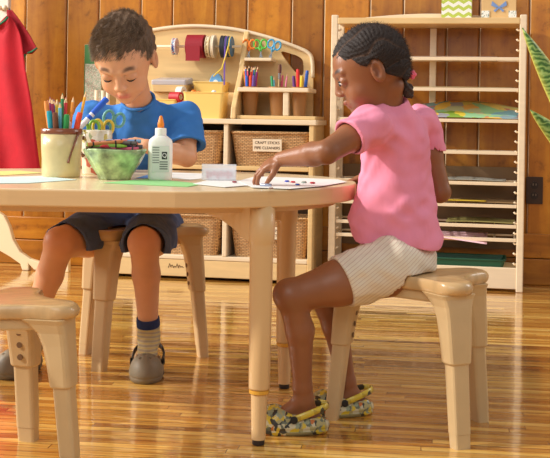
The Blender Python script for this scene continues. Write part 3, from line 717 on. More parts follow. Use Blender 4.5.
# ---- folders at the left end
u,z=wf(96,110,.16)
t=thing('speckled_binder','speckled grey folder standing at the left end of the cabinet top','folder',W(wf(91,90,.14)[0],.13,zT),-WA)
MB().box(-.030,.045,-.008,.008,0,Z(93,64,.13)-zT).build('cover',cells('speckle',[(0,(176,182,160)),(.35,(150,164,140)),(.6,(206,204,186)),(.85,(188,150,140))],300),t)
t=thing('green_book','tall green book standing behind the speckled folder','book',W(wf(91,60,.075)[0],.095,zT),-WA)
MB().box(-.02,.03,-.01,.01,0,Z(90,45,.09)-zT).build('cover',mat('book_green',(70,130,74),.5),t); MB().box(-.021,.028,-.008,.008,.003,Z(90,45,.09)-zT+.001).build('pages',M_CARD,t)
t=thing('wooden_divider_rack','small wooden rack with round dowels beside the boy','rack',W(wf(99,100,.26)[0],.26,zT),-WA)
MB().box(-.04,.05,-.015,.015,0,.02).build('rack_base',M_PALE,t,bevel=.003)
for dx in (-.012,.018,.04): MB().tube([(dx,0,.0202),(dx,0,.115)],.0085,12).build('dowel',M_PALE,t,smooth=True)
# ================================================================== DRYING RACK
rk=thing('drying_rack','tall birch drying rack with wire-thin wooden shelves against the pine wall','drying rack'); rk.location=W0; rk.rotation_euler=(0,0,-WA)
RV0,RV1=.03,.26
uBl,uBr=U(324.5,288,RV1),U(523,290,RV1); uTl,uTr=U(334,16,RV1),U(527,16,RV1)
zTop=Z(430,17,RV1)
pw=.030
ua,ub=(uBl+uTl)/2-.0,(uBr+uTr)/2
def rbox(name,x0,x1,v0,v1,z0,z1,m=M_PALE,bevel=.003,par=None): return MB().box(x0,x1,-v1,-v0,z0,z1).build(name,m,par or rk,bevel=bevel)
def post(x,v,name='post',zt=zTop+.012):
    return MB().tube([(x,-v,0),(x,-v,zt-.012),(x,-v,zt-.003),(x,-v,zt)],[.014,.014,.012,.006],14).build(name,M_PALE,rk,smooth=True)
for x in (ua+.014,ub-.014):
    for v in (RV0+.014,RV1-.014): rbox('post',x-.014,x+.014,v-.011,v+.011,0,zTop+.010,M_PALE,.004)
rbox('top_board',ua+.027,ub-.027,RV0,RV1-.002,zTop-.028,zTop-.002,M_BIRCH)
arc=[(ua+.03,zTop-.0015)]+[(ua+.03+(ub-ua-.06)*i/16, zTop+.008+.026*math.sin(PI*i/16)) for i in range(17)]+[(ub-.03,zTop-.0015)]
MB().prism([(a,b) for a,b in arc],-RV0-.016,-RV0,'y').build('gallery_rail',M_PALE,rk,bevel=.002)
rbox('base_panel',ua+.026,ub-.026,RV1-.03,RV1-.008,.012,Z(450,266,RV1),M_PALE); rbox('bottom_board',ua+.026,ub-.026,RV0,RV1-.031,Z(450,266,RV1)-.02,Z(450,266,RV1)-.003,M_BIRCH)
um=U(433,70,RV0); rbox('centre_slat',um-.014,um+.014,RV0,RV0+.012,Z(433,120,RV0),zTop-.029,M_PALE)
mesh_back=rbox('lower_back_board',ua+.027,ub-.027,RV0-.008,RV0-.002,.15,.50,mat('lower_back',(120,92,62),.7),0)
shelf_y=[58,88.5,119.5,151,181.5,203.5,223.5,237]
rk_sh=[]
for y in shelf_y:
    z=Z(440,y,RV1-.02); rk_sh.append(z)
    b=MB()
    b.box(ua+.030,ub-.030,-(RV1-.010),-(RV1-.026),z-.010,z+.004)
    b.box(ua+.030,ub-.030,-(RV0+.03),-(RV0+.016),z-.004,z+.003)
    k=9
    for i in range(k+1):
        x=ua+.034+(ub-ua-.07)*i/k; b.box(x-.004,x+.004,-(RV1-.02),-(RV0+.02),z-.003,z+.0025)
    b.build('drying_shelf',M_PALE,rk,bevel=.001)
pegs=MB(); zz=Z(440,266,RV1)+.02
k=0
while zz<zTop-.04:
    for x,sx in ((ua+.0255,1),(ub-.0255,-1)):
        for v in (RV1-.018,): 
            p=MB().tube([(x-sx*.0005,-v,zz-.004),(x+sx*.010,-v,zz-.004),(x+sx*.015,-v,zz+.002)],.004,8).build('shelf_peg',M_PALE,rk,smooth=True)
    zz+=.0415
# papers on the rack
def sheet(name,label,cat,px0,px1,y,dz,m,v0=.05,v1=.25,droop=0,lift=.0,hang=0,slope=0):
    z=Z((px0+px1)/2,y,RV1-.02)+.0035; a=U(px0,y,RV1-.02); b=U(px1,y,RV1-.02); vs=[];fs=[]; nu,nv=16,8
    for j in range(nv+1):
        for i in range(nu+1):
            s_=i/nu; q=j/nv
            zz_=z+lift+dz*math.sin(PI*min(1,s_*1.15))*(1.0-.55*q)+.001+hang*s_*q+slope*(1-q)*(.45+.75*math.sin(PI*min(1,.15+s_*.7)))
            vs.append((a+(b-a)*s_,-(v0+(v1-v0)*q),max(zz_,z) if droop==0 and hang==0 else zz_))
        
    for j in range(nv):
        for i in range(nu): k0=j*(nu+1)+i; fs.append((k0,k0+1,k0+nu+2,k0+nu+1))
    o=link_mesh(name,vs,fs,m,None,smooth=True); o.location=W0; o.rotation_euler=(0,0,-WA)
    s=o.modifiers.new('thick','SOLIDIFY'); s.thickness=.001; s.offset=1
    return tag(o,label,cat)
M_PAINT=cells('splashy_paint',[(0,(120,160,60)),(.18,(226,200,70)),(.4,(120,176,190)),(.58,(200,110,100)),(.72,(236,190,80)),(.86,(150,200,150))],13,.5,3.5,0,'LINEAR')
sheet('painting','bright yellow green and red painting bowed up on the third rack shelf','painting',405,521,119.3,.006,M_PAINT,slope=.058)
sheet('drying_paper','pinkish paper lying on the top rack shelf','paper',408,497,58,.003,mat('pinkish',(222,196,180),.7))
sheet('drying_paper','cream paper lying on the second rack shelf','paper',400,515,88.5,.0035,mat('creamy',(226,206,160),.7))
sheet('drying_paper','grey blue paper lying on the fifth rack shelf','paper',432,506,181.5,.006,mat('greyblue',(150,150,140),.7))
sheet('drying_paper','brown paper lying on the sixth rack shelf','paper',440,518,203.5,.004,mat('brownpaper',(150,120,80),.7))
sheet('painting','small yellow painting in front of the brown paper on the rack','painting',443,486,203.5,.001,mat('yellowpaint',(225,190,60),.6),.18,.255,lift=.007)
sheet('drying_paper','olive coloured paper on the seventh rack shelf','paper',446,515,223.5,.006,mat('olive',(150,140,80),.7))
sheet('pink_paper','pale pink paper hanging over the edge of the lowest rack shelf','paper',424,487,237,.0,mat('pinkpaper',(240,196,206),.7),.08,.275,hang=-.03,lift=.003)
sheet('drying_paper','green edged paper at the left of the rack near the table','paper',336,360,203.5,.006,mat('greenedge',(200,206,140),.7))
sheet('drying_paper','cream sheet at the left of the rack above the green one','paper',337,362,181.5,.006,mat('cr2',(230,220,196),.7))
t=thing('green_tray','dark green flat tray on the bottom board of the drying rack','tray',W((ua+ub)/2+.03,.14,Z(450,266,RV1)-.0028),-WA)
open_bin(.29,.30,.085,.09,.03,.004,.012,.004).build('tray_body',mat('tray_green',(30,84,60),.4),t)
MB().tube([Vector(p) for p in rr2(-.30,.30,-.09,.09,.014,.03)],.004,6,closed=True).build('rim',mat('tray_green',(30,84,60),.4),t)
# items on top of the rack
def chev():
    m=bpy.data.materials.new('chevron'); m.use_nodes=True; nt=m.node_tree; N=nt.nodes; L=nt.links; b=N['Principled BSDF']
    tc=N.new('ShaderNodeTexCoord'); s=N.new('ShaderNodeSeparateXYZ'); L.new(tc.outputs['Object'],s.inputs[0])
    def mth(op,a,bv=None):
        n=N.new('ShaderNodeMath'); n.operation=op
        if isinstance(a,(int,float)): n.inputs[0].default_value=a
        else: L.new(a,n.inputs[0])
        if bv is not None:
            if isinstance(bv,(int,float)): n.inputs[1].default_value=bv
            else: L.new(bv,n.inputs[1])
        return n.outputs[0]
    xy=mth('ADD',s.outputs[0],s.outputs[1]); pp=mth('PINGPONG',xy,.021); z=mth('ADD',s.outputs[2],mth('MULTIPLY',pp,.62)); fr=mth('FRACT',mth('MULTIPLY',z,1/.030)); g=mth('GREATER_THAN',fr,.5)
    mx=N.new('ShaderNodeMix'); mx.data_type='RGBA'; L.new(g,mx.inputs[0]); mx.inputs[6].default_value=lin((240,240,232)); mx.inputs[7].default_value=lin((186,204,84)); L.new(mx.outputs[2],b.inputs['Base Color']); b.inputs['Roughness'].default_value=.6
    return m
u=U(457,10,.14); t=thing('chevron_box','white and lime chevron patterned box on top of the drying rack','box',W(u,.14,zTop-.0017),-WA)
MB().box(-.062,.062,-.05,.05,0,.10).build('box_body',chev(),t); MB().box(-.065,.065,-.053,.053,.1002,.125).build('lid',mat('boxlid',(240,240,232),.6),t)
u=U(499,10,.16); t=thing('wooden_picture_box','natural wooden box with white speckled corners and a blue butterfly, on the rack top','box',W(u,.15,zTop-.0017),-WA)
MB().box(-.070,.070,-.035,.035,0,.11).build('box_body',mat('box_wood',(222,184,128),.5,vary=.08,vscale=10),t,bevel=.002)
M_SPK=cells('white_speckle',[(0,(240,240,234)),(.8,(190,200,190)),(.9,(150,160,150))],200)
for sx in (-1,1): MB().box(sx*.055-.016,sx*.055+.016,-.0385,-.0352,0.0,.034).build('corner_patch',M_SPK,t)
b=MB()
for sx in (-1,1):
    b.prism([(0,.05),(sx*.028,.074),(sx*.032,.056),(sx*.012,.046)],-.0385,-.0352,'y'); b.prism([(0,.05),(sx*.022,.036),(sx*.016,.028),(0,.044)],-.0385,-.0352,'y')
b.build('butterfly_cutout',mat('bfly',(120,150,205),.6),t)
# ================================================================== OUTLET
u,z=wf(534.5,190.5,.006); t=thing('wall_outlet','dark brown double power outlet on the pine wall right of the rack','outlet',W(u,.0,z),-WA)
MB().box(-.035,.035,-.006,-.0003,-.058,.058).build('cover_plate',mat('outlet_brown',(60,40,28),.35),t,bevel=.002)
for sz in (-1,1):
    so=MB().lathe([(.016,0),(.016,.002)],20,Matrix.Translation((0,-.0062,sz*.022))@Matrix.Rotation(PI/2,4,'X')).build('socket',mat('socket_dark',(38,26,20),.4),t)
    b=MB()
    for sx in (-1,1): b.box(sx*.006-.0012,sx*.006+.0012,-.0092,-.0083,sz*.022-.001,sz*.022+.008)
    b.build('socket_slots',mat('slot',(150,130,110),.4),so)
# ================================================================== COAT STAND + APRON
VS=.24
cs=thing('apron_stand','cream wooden apron stand with curved feet and pegs at the left wall','coat stand'); cs.location=W0; cs.rotation_euler=(0,0,-WA)
def wpts(lst,v): return [wf(x,y,v) for x,y in lst]
z0_=lambda pts:[(a,max(b,0.0)) for a,b in pts]
foot=z0_(wpts([(-12,205),(4,216),(9,226),(13,240),(20,252),(30,259),(44,263.5),(56,263),(56,271),(48,271.5),(34,270),(28.5,264),(28.5,272.5),(22,272),(20,264),(10,257),(-2,250),(-14,246)],VS))
MB().prism(foot,-VS,-VS+.03,'y').build('curved_foot',mat('cream_wood',(238,216,176),.4),cs,bevel=.004)
f2=z0_(wpts([(56,252),(68,252),(68.5,275),(61.5,275),(61,271),(56,270)],VS)); MB().prism(f2,-VS+.0,-VS+.03,'y').build('end_foot',MATS['cream_wood'],cs,bevel=.004)
pu0,pu1=wf(-14,100,VS)[0],wf(7,100,VS)[0]
MB().box(pu0,pu1,-VS-.0,-VS+.03,.30,Z(0,-30,VS)).build('upright_board',mat('white_board',(226,214,200),.5),cs,bevel=.004)
for px,py in ((4.5,9.5),(9.5,9)):
    u,z=wf(px-2,py,VS); MB().tube([(u,-VS-.0005,z),(u+.004,-VS-.035,z+.003),(u+.005,-VS-.04,z+.003),(u+.006,-VS-.05,z+.003)],[.007,.007,.012,.010],12).build('peg',M_PALE,cs,smooth=True)
u,z=wf(14,29,VS); MB().tube([(pu1-.001,-VS+.015,z),(u-.008,-VS-.04,z),(u-.002,-VS-.06,z),(u+.006,-VS-.062,z),(u+.014,-VS-.063,z-.001)],[.009,.009,.009,.013,.012],12).build('peg',M_PALE,cs,smooth=True)
M_RED=mat('red_cloth',(186,16,36),.75,vary=.12,vscale=12,bump=.25,bscale=40)
def cloth(rows,v,amp,freq,name,m,parent,phase=0):
    vs=[];fs=[];n=24
    R=smoothpoly([Vector(r) for r in rows],5,closed=False)
    for j,r in enumerate(R):
        for i in range(n+1):
            s_=i/n; px=r.x+(r.y-r.x)*s_; uu,z=wf(px,r.z,v)
            vv=v+amp*(.3+.7*j/len(R))*math.sin(freq*s_+phase+1.2*math.sin(j*.13)); vs.append((uu,-vv,z))
    for j in range(len(R)-1):
        for i in range(n): k0=j*(n+1)+i; fs.append((k0,k0+1,k0+n+2,k0+n+1))
    o=link_mesh(name,vs,fs,m,parent,smooth=True); s=o.modifiers.new('thick','SOLIDIFY'); s.thickness=.003; return o
apr=thing('red_apron','red apron with green trim hanging on the stand at the far left','apron'); apr.location=W0; apr.rotation_euler=(0,0,-WA)
cloth([(6,10,16),(-4,16,26),(-18,21,40),(-22,25,70),(-24,30,100),(-26,34,130),(-28,37,150),(-30,40,170)],VS+.085,.014,11,'apron_body',M_RED,apr)
cloth([(7,12,10),(8,20,20),(10,29,33),(13,34,42),(20,37,49),(24,32,54)],VS+.062,.006,6,'apron_flap',mat('red_dark',(150,10,28),.8,bump=.2,bscale=40),apr)
def pxtube(pts,v,r,name,m,parent): 
    return MB().tube([(lambda q:(q[0],-v,q[1]))(wf(x,y,v)) for x,y in pts],r,6).build(name,m,parent,smooth=True)
M_TRIM=mat('green_trim',(40,110,80),.7)
pxtube([(37,48),(32,51.5),(26,53.5),(24,56.5),(23.5,62)],VS+.064,.0045,'green_trim',M_TRIM,apr)
pxtube([(-6,27),(0,24),(5,20.5),(8,17)],VS+.098,.005,'green_trim',M_TRIM,apr)
pxtube([(8,18),(9,13),(9.5,8.5)],VS+.062,.003,'neck_strap',mat('strap_navy',(50,50,80),.7),apr)
# ================================================================== SNAKE PLANT (right edge)
M_LEAFR=mat('leaf_edge',(196,200,70),.4)
def leaf_mat():
    m=bpy.data.materials.new('snake_leaf'); m.use_nodes=True; nt=m.node_tree; N=nt.nodes; L=nt.links; b=N['Principled BSDF']
    a=N.new('ShaderNodeAttribute'); a.attribute_name='Col'; s=N.new('ShaderNodeSeparateColor'); L.new(a.outputs['Color'],s.inputs[0])
    w=N.new('ShaderNodeTexWave'); w.bands_direction='Z'; w.inputs['Scale'].default_value=22; w.inputs['Distortion'].default_value=9; w.inputs['Detail'].default_value=3; w.inputs['Detail Scale'].default_value=1.5
    tc=N.new('ShaderNodeTexCoord'); L.new(tc.outputs['Object'],w.inputs['Vector'])
    r=ramp(N,[(0,(60,100,44)),(.5,(98,140,66)),(1,(150,180,104))]); L.new(w.outputs['Fac'],r.inputs[0])
    mx=N.new('ShaderNodeMix'); mx.data_type='RGBA'; L.new(s.outputs[0],mx.inputs[0]); L.new(r.outputs[0],mx.inputs[6]); mx.inputs[7].default_value=lin((222,212,96))
    L.new(mx.outputs[2],b.inputs['Base Color']); b.inputs['Roughness'].default_value=.35
    return m
M_LEAF=leaf_mat()
DP=3.3
pt=P(618,330,DP); pt.z=0
plant=thing('snake_plant','snake plant with yellow edged pointed leaves reaching in at the right','plant',pt)
MB().lathe([(.10,0),(.10,.02),(.085,.03),(.085,.26),(.12,.28),(.12,.30)],24).build('plant_stand',M_PALE,plant)
MB().lathe([(.07,.3002),(.10,.42),(.105,.43),(.095,.43),(.09,.40)],28).build('pot',mat('terracotta',(180,110,80),.7),plant)
def leaf(base,tip,bend,wd):
    base=Vector(base)-pt; tip=Vector(tip)-pt; vs=[];fs=[];cs=[];n=28
    for i in range(n+1):
        t=i/n; c=base.lerp(tip,t)+Vector(bend)*math.sin(PI*t)*1.0
        w=wd*(.55+.6*math.sin(PI*min(t*.8+.1,1)))*(1-t**5)**.8 if t<1 else .0
        tan=(tip-base).normalized(); side=tan.cross(Vector((0.15,1,0))).normalized()
        for k,sx in enumerate((-1,-.86,-.5,0,.5,.86,1)):
            vs.append(c+side*w*sx+Vector((0,-.012,0))*(1-sx*sx)); cs.append(1.0 if abs(sx)>.9 else (.35 if abs(sx)>.8 else 0))
    for i in range(n):
        for k in range(6): a=i*7+k; fs.append((a,a+1,a+8,a+7))
    o=link_mesh('leaf',vs,fs,M_LEAF,plant,smooth=True); ca=o.data.color_attributes.new('Col','FLOAT_COLOR','POINT')
    for i,c in enumerate(cs): ca.data[i].color=(c,c,c,1)
    s=o.modifiers.new('thick','SOLIDIFY'); s.thickness=.002
b0=pt+Vector((0,0,.41))
leaf(b0,P(522,28,DP),(.0,.0,.02),.031)
leaf(b0+Vector((-.02,-.03,0)),P(530,110,DP-.05),(.0,0,.03),.028)
leaf(b0+Vector((.03,.02,0)),P(640,10,DP),(.0,0,0),.03)
leaf(b0+Vector((.02,-.03,0)),P(690,90,DP),(.02,0,0),.03)
# ================================================================== TABLE-TOP THINGS
def tt(px,py): p=onz(px,py,T); return Vector((p.x,p.y,T))
def paper(name,label,cat,pts,m,z=.0006,thick=.0006):
    q=[tt(*p) for p in pts]; c=sum(q,Vector())/len(q); c.z=T
    o=MB().prism([((p-c).x,(p-c).y) for p in q],0,thick).build(name,m); o.location=c+Vector((0,0,z)); return tag(o,label,cat)
paper('drawing_paper','white paper with pale turquoise edge at the left of the table','paper',[(-22,178),(40,176.2),(77,180),(28,183.5),(-25,184)],mat('paper_cyan',(214,236,234),.6))
paper('drawing_paper','yellowish paper at the far left table edge','paper',[(-20,172),(20,171),(44,173.2),(5,175.5),(-22,176)],mat('paper_yel',(240,226,140),.6))
paper('green_paper','light green paper lying under the glue bottle','paper',[(103,183.2),(150,179),(203,184.3),(188,187.2),(150,185.6)],mat('paper_green',(150,214,140),.6))
paper('blue_paper','blue paper scrap between bowl and glue bottle','paper',[(136,178.5),(150,174.5),(160,175.5),(150,178.6)],mat('paper_blue',(60,130,200),.6))
paper('drawing_paper','white paper behind the glue bottle','paper',[(158,176.8),(172,172.7),(203,174),(222,177),(190,180)],M_WHITE)
paper('drawing_paper','white paper under the clear box','paper',[(193,184.5),(215,179),(243,181.5),(262,185),(225,188)],M_WHITE,.0014)
paper('drawing_paper','large white paper with craft gems under the hand of the girl','paper',[(238,182),(256,177.2),(338,180.5),(347,183),(320,187.5),(290,190),(252,188.5)],M_WHITE,.0022)
# pot
bs=tt(61,177.0); 
M_POT=mat('cream_pottery',(222,200,146),.35,vary=.2,vscale=16,bump=.1,bscale=30,coat=.3); M_GLZ=mat('brown_glaze',(134,74,46),.25,vary=.2,vscale=30,coat=.4)
pot=thing('pottery_pot','cream pottery pot with brown glazed rim full of markers and pencils','pot',bs)
R0=.047
MB().lathe([(R0*.93,0),(R0*.99,.004),(R0,.02),(R0*1.0,.045),(R0*1.04,.07),(R0*1.06,.1045),(R0*.9,.1045),(R0*.86,.012)],36).build('pot_body',M_POT,pot,smooth=True)
MB().lathe([(R0*1.06,.1047),(R0*1.075,.108),(R0*1.08,.117),(R0*1.0,.119),(R0*.92,.117),(R0*.9,.1047)],36).build('glazed_rim',M_GLZ,pot,smooth=True)
dr=MB(); dr.tube([(.046,-.026,.110),(.040,-.034,.09),(.031,-.040,.06),(.0255,-.0425,.04),(.0245,-.0432,.036)],[.0035,.0025,.0022,.0028,.0036],8); dr.build('glaze_drip',M_GLZ,pot,smooth=True)
pc=bs+Vector((0,0,.014))
def inpot(kind,px,py,col,r,lab,tip=None,cat=None,dy=0,bx=None):
    s=F_PX/(bs.y+dy); tipp=P(px,py,bs.y+dy); bxx=pc.x+(tipp.x-pc.x)*.35; b_=Vector((bxx if bx is None else bx, bs.y+dy*.5, pc.z))
    pencil(b_,tipp,r,col,lab,None,kind,cat or ('marker' if 'mark' in kind else 'pencil'),tip)
inpot('marker_pen',49,111,(40,160,180),.0065,'teal marker at the front left of the pottery pot',dy=-.026)
inpot('marker_pen',55,112.5,(120,72,50),.0065,'dark brown marker at the front of the pottery pot',dy=-.032)
inpot('marker_pen',67,114.5,(50,150,80),.0065,'green marker at the front of the pottery pot',dy=-.032)
inpot('marker_pen',80,112.5,(236,80,50),.0065,'orange red marker leaning right in the pottery pot',dy=-.022)
inpot('marker_pen',46,101,(240,150,80),.0055,'pale orange marker at the left rim of the pottery pot',dy=-.008)
inpot('coloured_pencil',50,97,(150,60,140),.0035,'purple pencil near the left of the pottery pot',dy=0)
inpot('coloured_pencil',52,98,(160,50,80),.0042,'maroon pencil in the pottery pot',dy=-.012)
inpot('coloured_pencil',57,99,(240,205,60),.0052,'yellow pencil in the middle of the pottery pot',dy=.004)
inpot('coloured_pencil',60,102,(110,190,220),.0042,'light blue pencil at the front of the pottery pot',dy=-.020)
inpot('coloured_pencil',62.5,93,(60,140,90),.0042,'dark green pencil, tallest in the middle of the pottery pot',dy=0)
inpot('coloured_pencil',66,97,(220,60,70),.0042,'red pencil in the pottery pot',dy=.008)
inpot('coloured_pencil',73.5,96.5,(240,160,70),.0042,'orange pencil in the pottery pot',dy=0)
inpot('coloured_pencil',86,91.5,(236,176,60),.0038,'long orange yellow pencil leaning right out of the pottery pot',dy=.004)
inpot('coloured_pencil',48,100,(235,120,150),.0035,'pink pencil at the back of the pottery pot',dy=.018)
inpot('coloured_pencil',54,99.5,(50,90,180),.0035,'dark blue pencil at the back of the pottery pot',dy=.022)
# little white glue tube in the pot
g=thing('glue_tube','small white glue tube with rounded cap in the pottery pot','glue',Vector((pc.x+.016,bs.y-.012,pc.z)))
MB().lathe([(.008,0),(.009,.09),(.0095,.118),(.007,.122)],16).build('tube_body',mat('tube_white',(236,232,228),.4),g); MB().lathe([(.0055,.1222),(.0065,.128),(.005,.137),(.002,.139)],14).build('tube_cap',mat('tube_white',(236,232,228),.4),g)
# mug
ms=tt(96.5,174.5)
M_MUG=cells('mug_glaze',[(0,(226,218,196)),(.5,(220,208,180)),(.68,(190,90,70)),(.76,(228,222,204)),(.88,(206,186,96)),(.94,(150,160,120))],60,.3,1.5,.4)
mug=thing('ceramic_mug','speckled cream ceramic mug behind the bowl holding scissors','mug',ms)
rm=.0385
MB().lathe([(rm*.9,0),(rm*.96,.004),(rm,.05),(rm*1.02,.112),(rm*.97,.115),(rm*.92,.112),(rm*.86,.01)],32).build('mug_body',M_MUG,mug,smooth=True)
MB().tube([(-rm*.8,-.022,.095),(-rm*.95,-.034,.092),(-rm*1.0,-.040,.075),(-rm*.98,-.038,.058),(-rm*.8,-.026,.048)],.0052,10).build('handle',M_GLZ,mug,smooth=True)
def scm(px,py,dy,col,lab,yaw,tilt):
    p=P(px,py,ms.y+dy); sc=scissors(Vector((p.x,p.y,p.z-.062*.92)),yaw,col,lab,.92,tilt)
scm(91,128,-.006,(150,205,70),'lime green scissors handle at the left of the mug',.1,-.1)
scm(102,127,.004,(232,200,70),'yellow scissors at the right of the mug',-.1,.05)
t_=scm(108.5,118,.014,(110,175,165),'sea green scissors leaning right out of the mug',.2,.25)
# blue marker leaning
b_=P(86,121,ms.y-.02); e_=P(107,98.5,ms.y-.0)
bb=b_+(b_-e_)*.55; 
mk=thing('felt_marker','white marker with blue cap leaning out of the mug','marker',bb); mk.rotation_mode='QUATERNION'; mk.rotation_quaternion=(e_-bb).to_track_quat('Z','Y'); L_=(e_-bb).length
MB().lathe([(.0068,0),(.0072,.004),(.0072,L_*.56)],16).build('barrel',mat('marker_white',(235,235,240),.4),mk); MB().lathe([(.0082,L_*.56),(.0082,L_*.99),(.007,L_)],16).build('cap',mat('marker_blue',(30,95,210),.35),mk)
MB().lathe([(.0074,L_*.42),(.0074,L_*.5)],16).build('blue_band',mat('marker_blue',(30,95,210),.35),mk)
# bowl
bw=tt(114.5,179.5)
M_BOWL=mat('green_glaze',(166,192,136),.22,vary=.7,vscale=38,bump=.4,bscale=50,coat=.6)
bowl=thing('green_bowl','fluted pale green ceramic bowl full of crayons in the middle of the table','bowl',bw)
rings=[];n=48
for r,z in ((.036,0),(.038,.004),(.040,.010),(.052,.026),(.063,.044),(.071,.060),(.0755,.071),(.0735,.0735),(.070,.071),(.058,.045),(.040,.018),(.004,.014)):
    fl_=.0016 if z<.02 and r>.03 else .0008
    rings.append([((r+fl_*math.cos(16*2*PI*i/n))*math.cos(2*PI*i/n),(r+fl_*math.cos(16*2*PI*i/n))*math.sin(2*PI*i/n),z+(.0012*math.cos(3*2*PI*i/n) if r>.069 else 0)) for i in range(n)])
MB().loft(rings).build('bowl_body',M_BOWL,bowl,smooth=True)
CR=[((110,80,60),'dark brown'),((180,60,90),'maroon'),((240,120,180),'pink'),((90,80,90),'grey'),((60,90,70),'dark green'),((230,200,60),'yellow'),((150,200,70),'lime'),((220,60,70),'red'),((60,60,90),'navy'),((220,150,110),'peach'),((150,110,160),'violet'),((130,170,90),'moss green'),((200,120,60),'tan'),((70,60,56),'black'),((240,150,150),'salmon'),((110,150,190),'steel blue')]
M_INKB=mat('crayon_ink',(40,36,40),.6)
for i,(c,nm) in enumerate(CR):
    a=random.uniform(-.55,.55)+(PI if i%2 else 0); z=.0635+.0080*(i//6)+.0012*(i%4); 
    off=((i%6)-2.5)*.0145; Lc=.098-.004*(i//6)
    cx=(-.014,.012,-.004,.016,-.008,.006)[i%6]
    t=thing('crayon','%s crayon lying in the green bowl'%nm,'crayon',bw+Vector((cx,off,z+.008)),a); t.rotation_euler=(0,PI/2+random.uniform(-.12,.12),a)
    m=mat('cr_'+nm,c,.5); m2=mat('crw_'+nm,tuple(int(x*.85+25) for x in c),.7)
    MB().lathe([(.0045,-Lc/2),(.0045,Lc/2-.014)],10).build('paper_wrap',m2,t,smooth=False); MB().lathe([(.0037,Lc/2-.0139),(.0037,Lc/2-.008),(.0014,Lc/2)],10).build('wax_tip',m,t)
    for q in (-.38,.2): MB().lathe([(.0046,Lc*q),(.0046,Lc*q+.004)],10).build('black_band',M_INKB,t)
# glue bottle
gb=tt(160,180.0); M_GW=mat('glue_white',(244,244,238),.3,sss=.1); M_OR=mat('glue_orange',(244,140,40),.35)
gl=thing('glue_bottle','white school glue bottle with orange twist cap on the green paper','glue bottle',gb,.12)
rings=[]
for z,wx,wy in ((0,.027,.016),(.003,.0285,.0175),(.01,.029,.018),(.088,.029,.018),(.096,.027,.017),(.102,.020,.015),(.106,.0145,.0135)):
    rings.append([(wx*math.copysign(abs(math.cos(2*PI*i/36))**.75,math.cos(2*PI*i/36)),wy*math.copysign(abs(math.sin(2*PI*i/36))**.75,math.sin(2*PI*i/36)),z) for i in range(36)])
MB().loft(rings).build('bottle_body',M_GW,gl,smooth=True)
MB().lathe([(.0135,.1062),(.0135,.1225),(.0125,.124),(.007,.1245)],24).build('screw_cap',M_GW,gl,smooth=False)
MB().lathe([(.0078,.1247),(.0078,.134),(.0065,.140),(.004,.150),(.0022,.1535)],20).build('orange_nozzle',M_OR,gl,smooth=True)
lab=MB().box(-.0205,.0205,-.0187,-.0182,.020,.082).build('back_label',mat('label_pale',(222,228,220),.5),gl)
ink=MB()
for j in range(7): ink.box(-.019,-.019+.016+.006*((j*3)%3),-.0190,-.0188,.077-.006*j,.0790-.006*j)
for j in range(4): ink.box(-.002,.017,-.0190,-.0188,.026+.0055*j,.029+.0055*j)
ink.build('printed_text',mat('print_grey',(120,126,122),.6),lab)
MB().box(.003,.0155,-.0191,-.0188,.050,.068).build('warning_mark',mat('print_black',(50,54,52),.6),lab)
text('Q',.014,M_WHITE,lab,(.0092,-.0193,.059),(PI/2,0,0))
# clear box with stickers
cbx=tt(219,181.0); t=thing('clear_sticker_box','small clear plastic box with pink printed label standing on the table','box',cbx,.03)
wd=.041
M_CB=mat('clear_box_plastic',(240,244,250),.1,alpha=.3)
M=MB(); M.box(-wd,wd,-.0135,-.012,0.003,.040); M.box(-wd,wd,.012,.0135,.003,.040); M.box(-wd,-wd+.0015,-.012,.012,.003,.040); M.box(wd-.0015,wd,-.012,.012,.003,.040); M.box(-wd,wd,-.0135,.0135,.002,.0035)
M.build('box_shell',M_CB,t); MB().box(-wd*.9,wd*.9,-.0105,.0105,.0037,.030).build('card_insert',mat('insert',(250,248,250),.6),t)
pm=MB()
for k in range(8): pm.box(-.030+.008*k,-.0245+.008*k,-.0112,-.0107,.007+.003*(k%3),.025-.003*(k%2))
pm.build('printed_label',mat('pinkprint',(222,150,160),.6),t)
# gems
def gem(px,py,col,label,r=.0065):
    p=tt(px,py); t=MB().lathe([(r*.7,0),(r,r*.25),(r*.6,r*.6)],8).build('craft_gem',mat('gem_%d_%d_%d'%col,col,.1,coat=.8)); t.location=p+Vector((0,0,.0030)); tag(t,label,'gem'); return t
gem(234.5,184,(150,40,60),'dark red gem at the left of the white paper')
gem(287,183.2,(40,80,200),'blue gem left of the red gem on the paper')
gem(293,184,(200,40,60),'red gem beside the blue gem on the paper')
gem(304,184.3,(150,170,160),'grey green gem in the middle of the gem row',.007)
gem(312.5,185,(180,30,50),'red gem at the right end of the gem row',.007)
gem(297.5,186.5,(50,110,210),'blue gem in front of the gem row',.006)
gem(271,190.6,(150,120,110),'brownish gem in front of the fingers of the girl',.006)
p=tt(266,187.5); o=MB().tube([(-.012,0,.003),(.012,-.008,.003)],.0035,8).build('craft_bead',mat('silver_bead',(170,176,200),.2,metal=.5),None,smooth=True); o.location=p+Vector((0,0,.0026)); tag(o,'silver blue bead under the fingertips of the girl','bead')

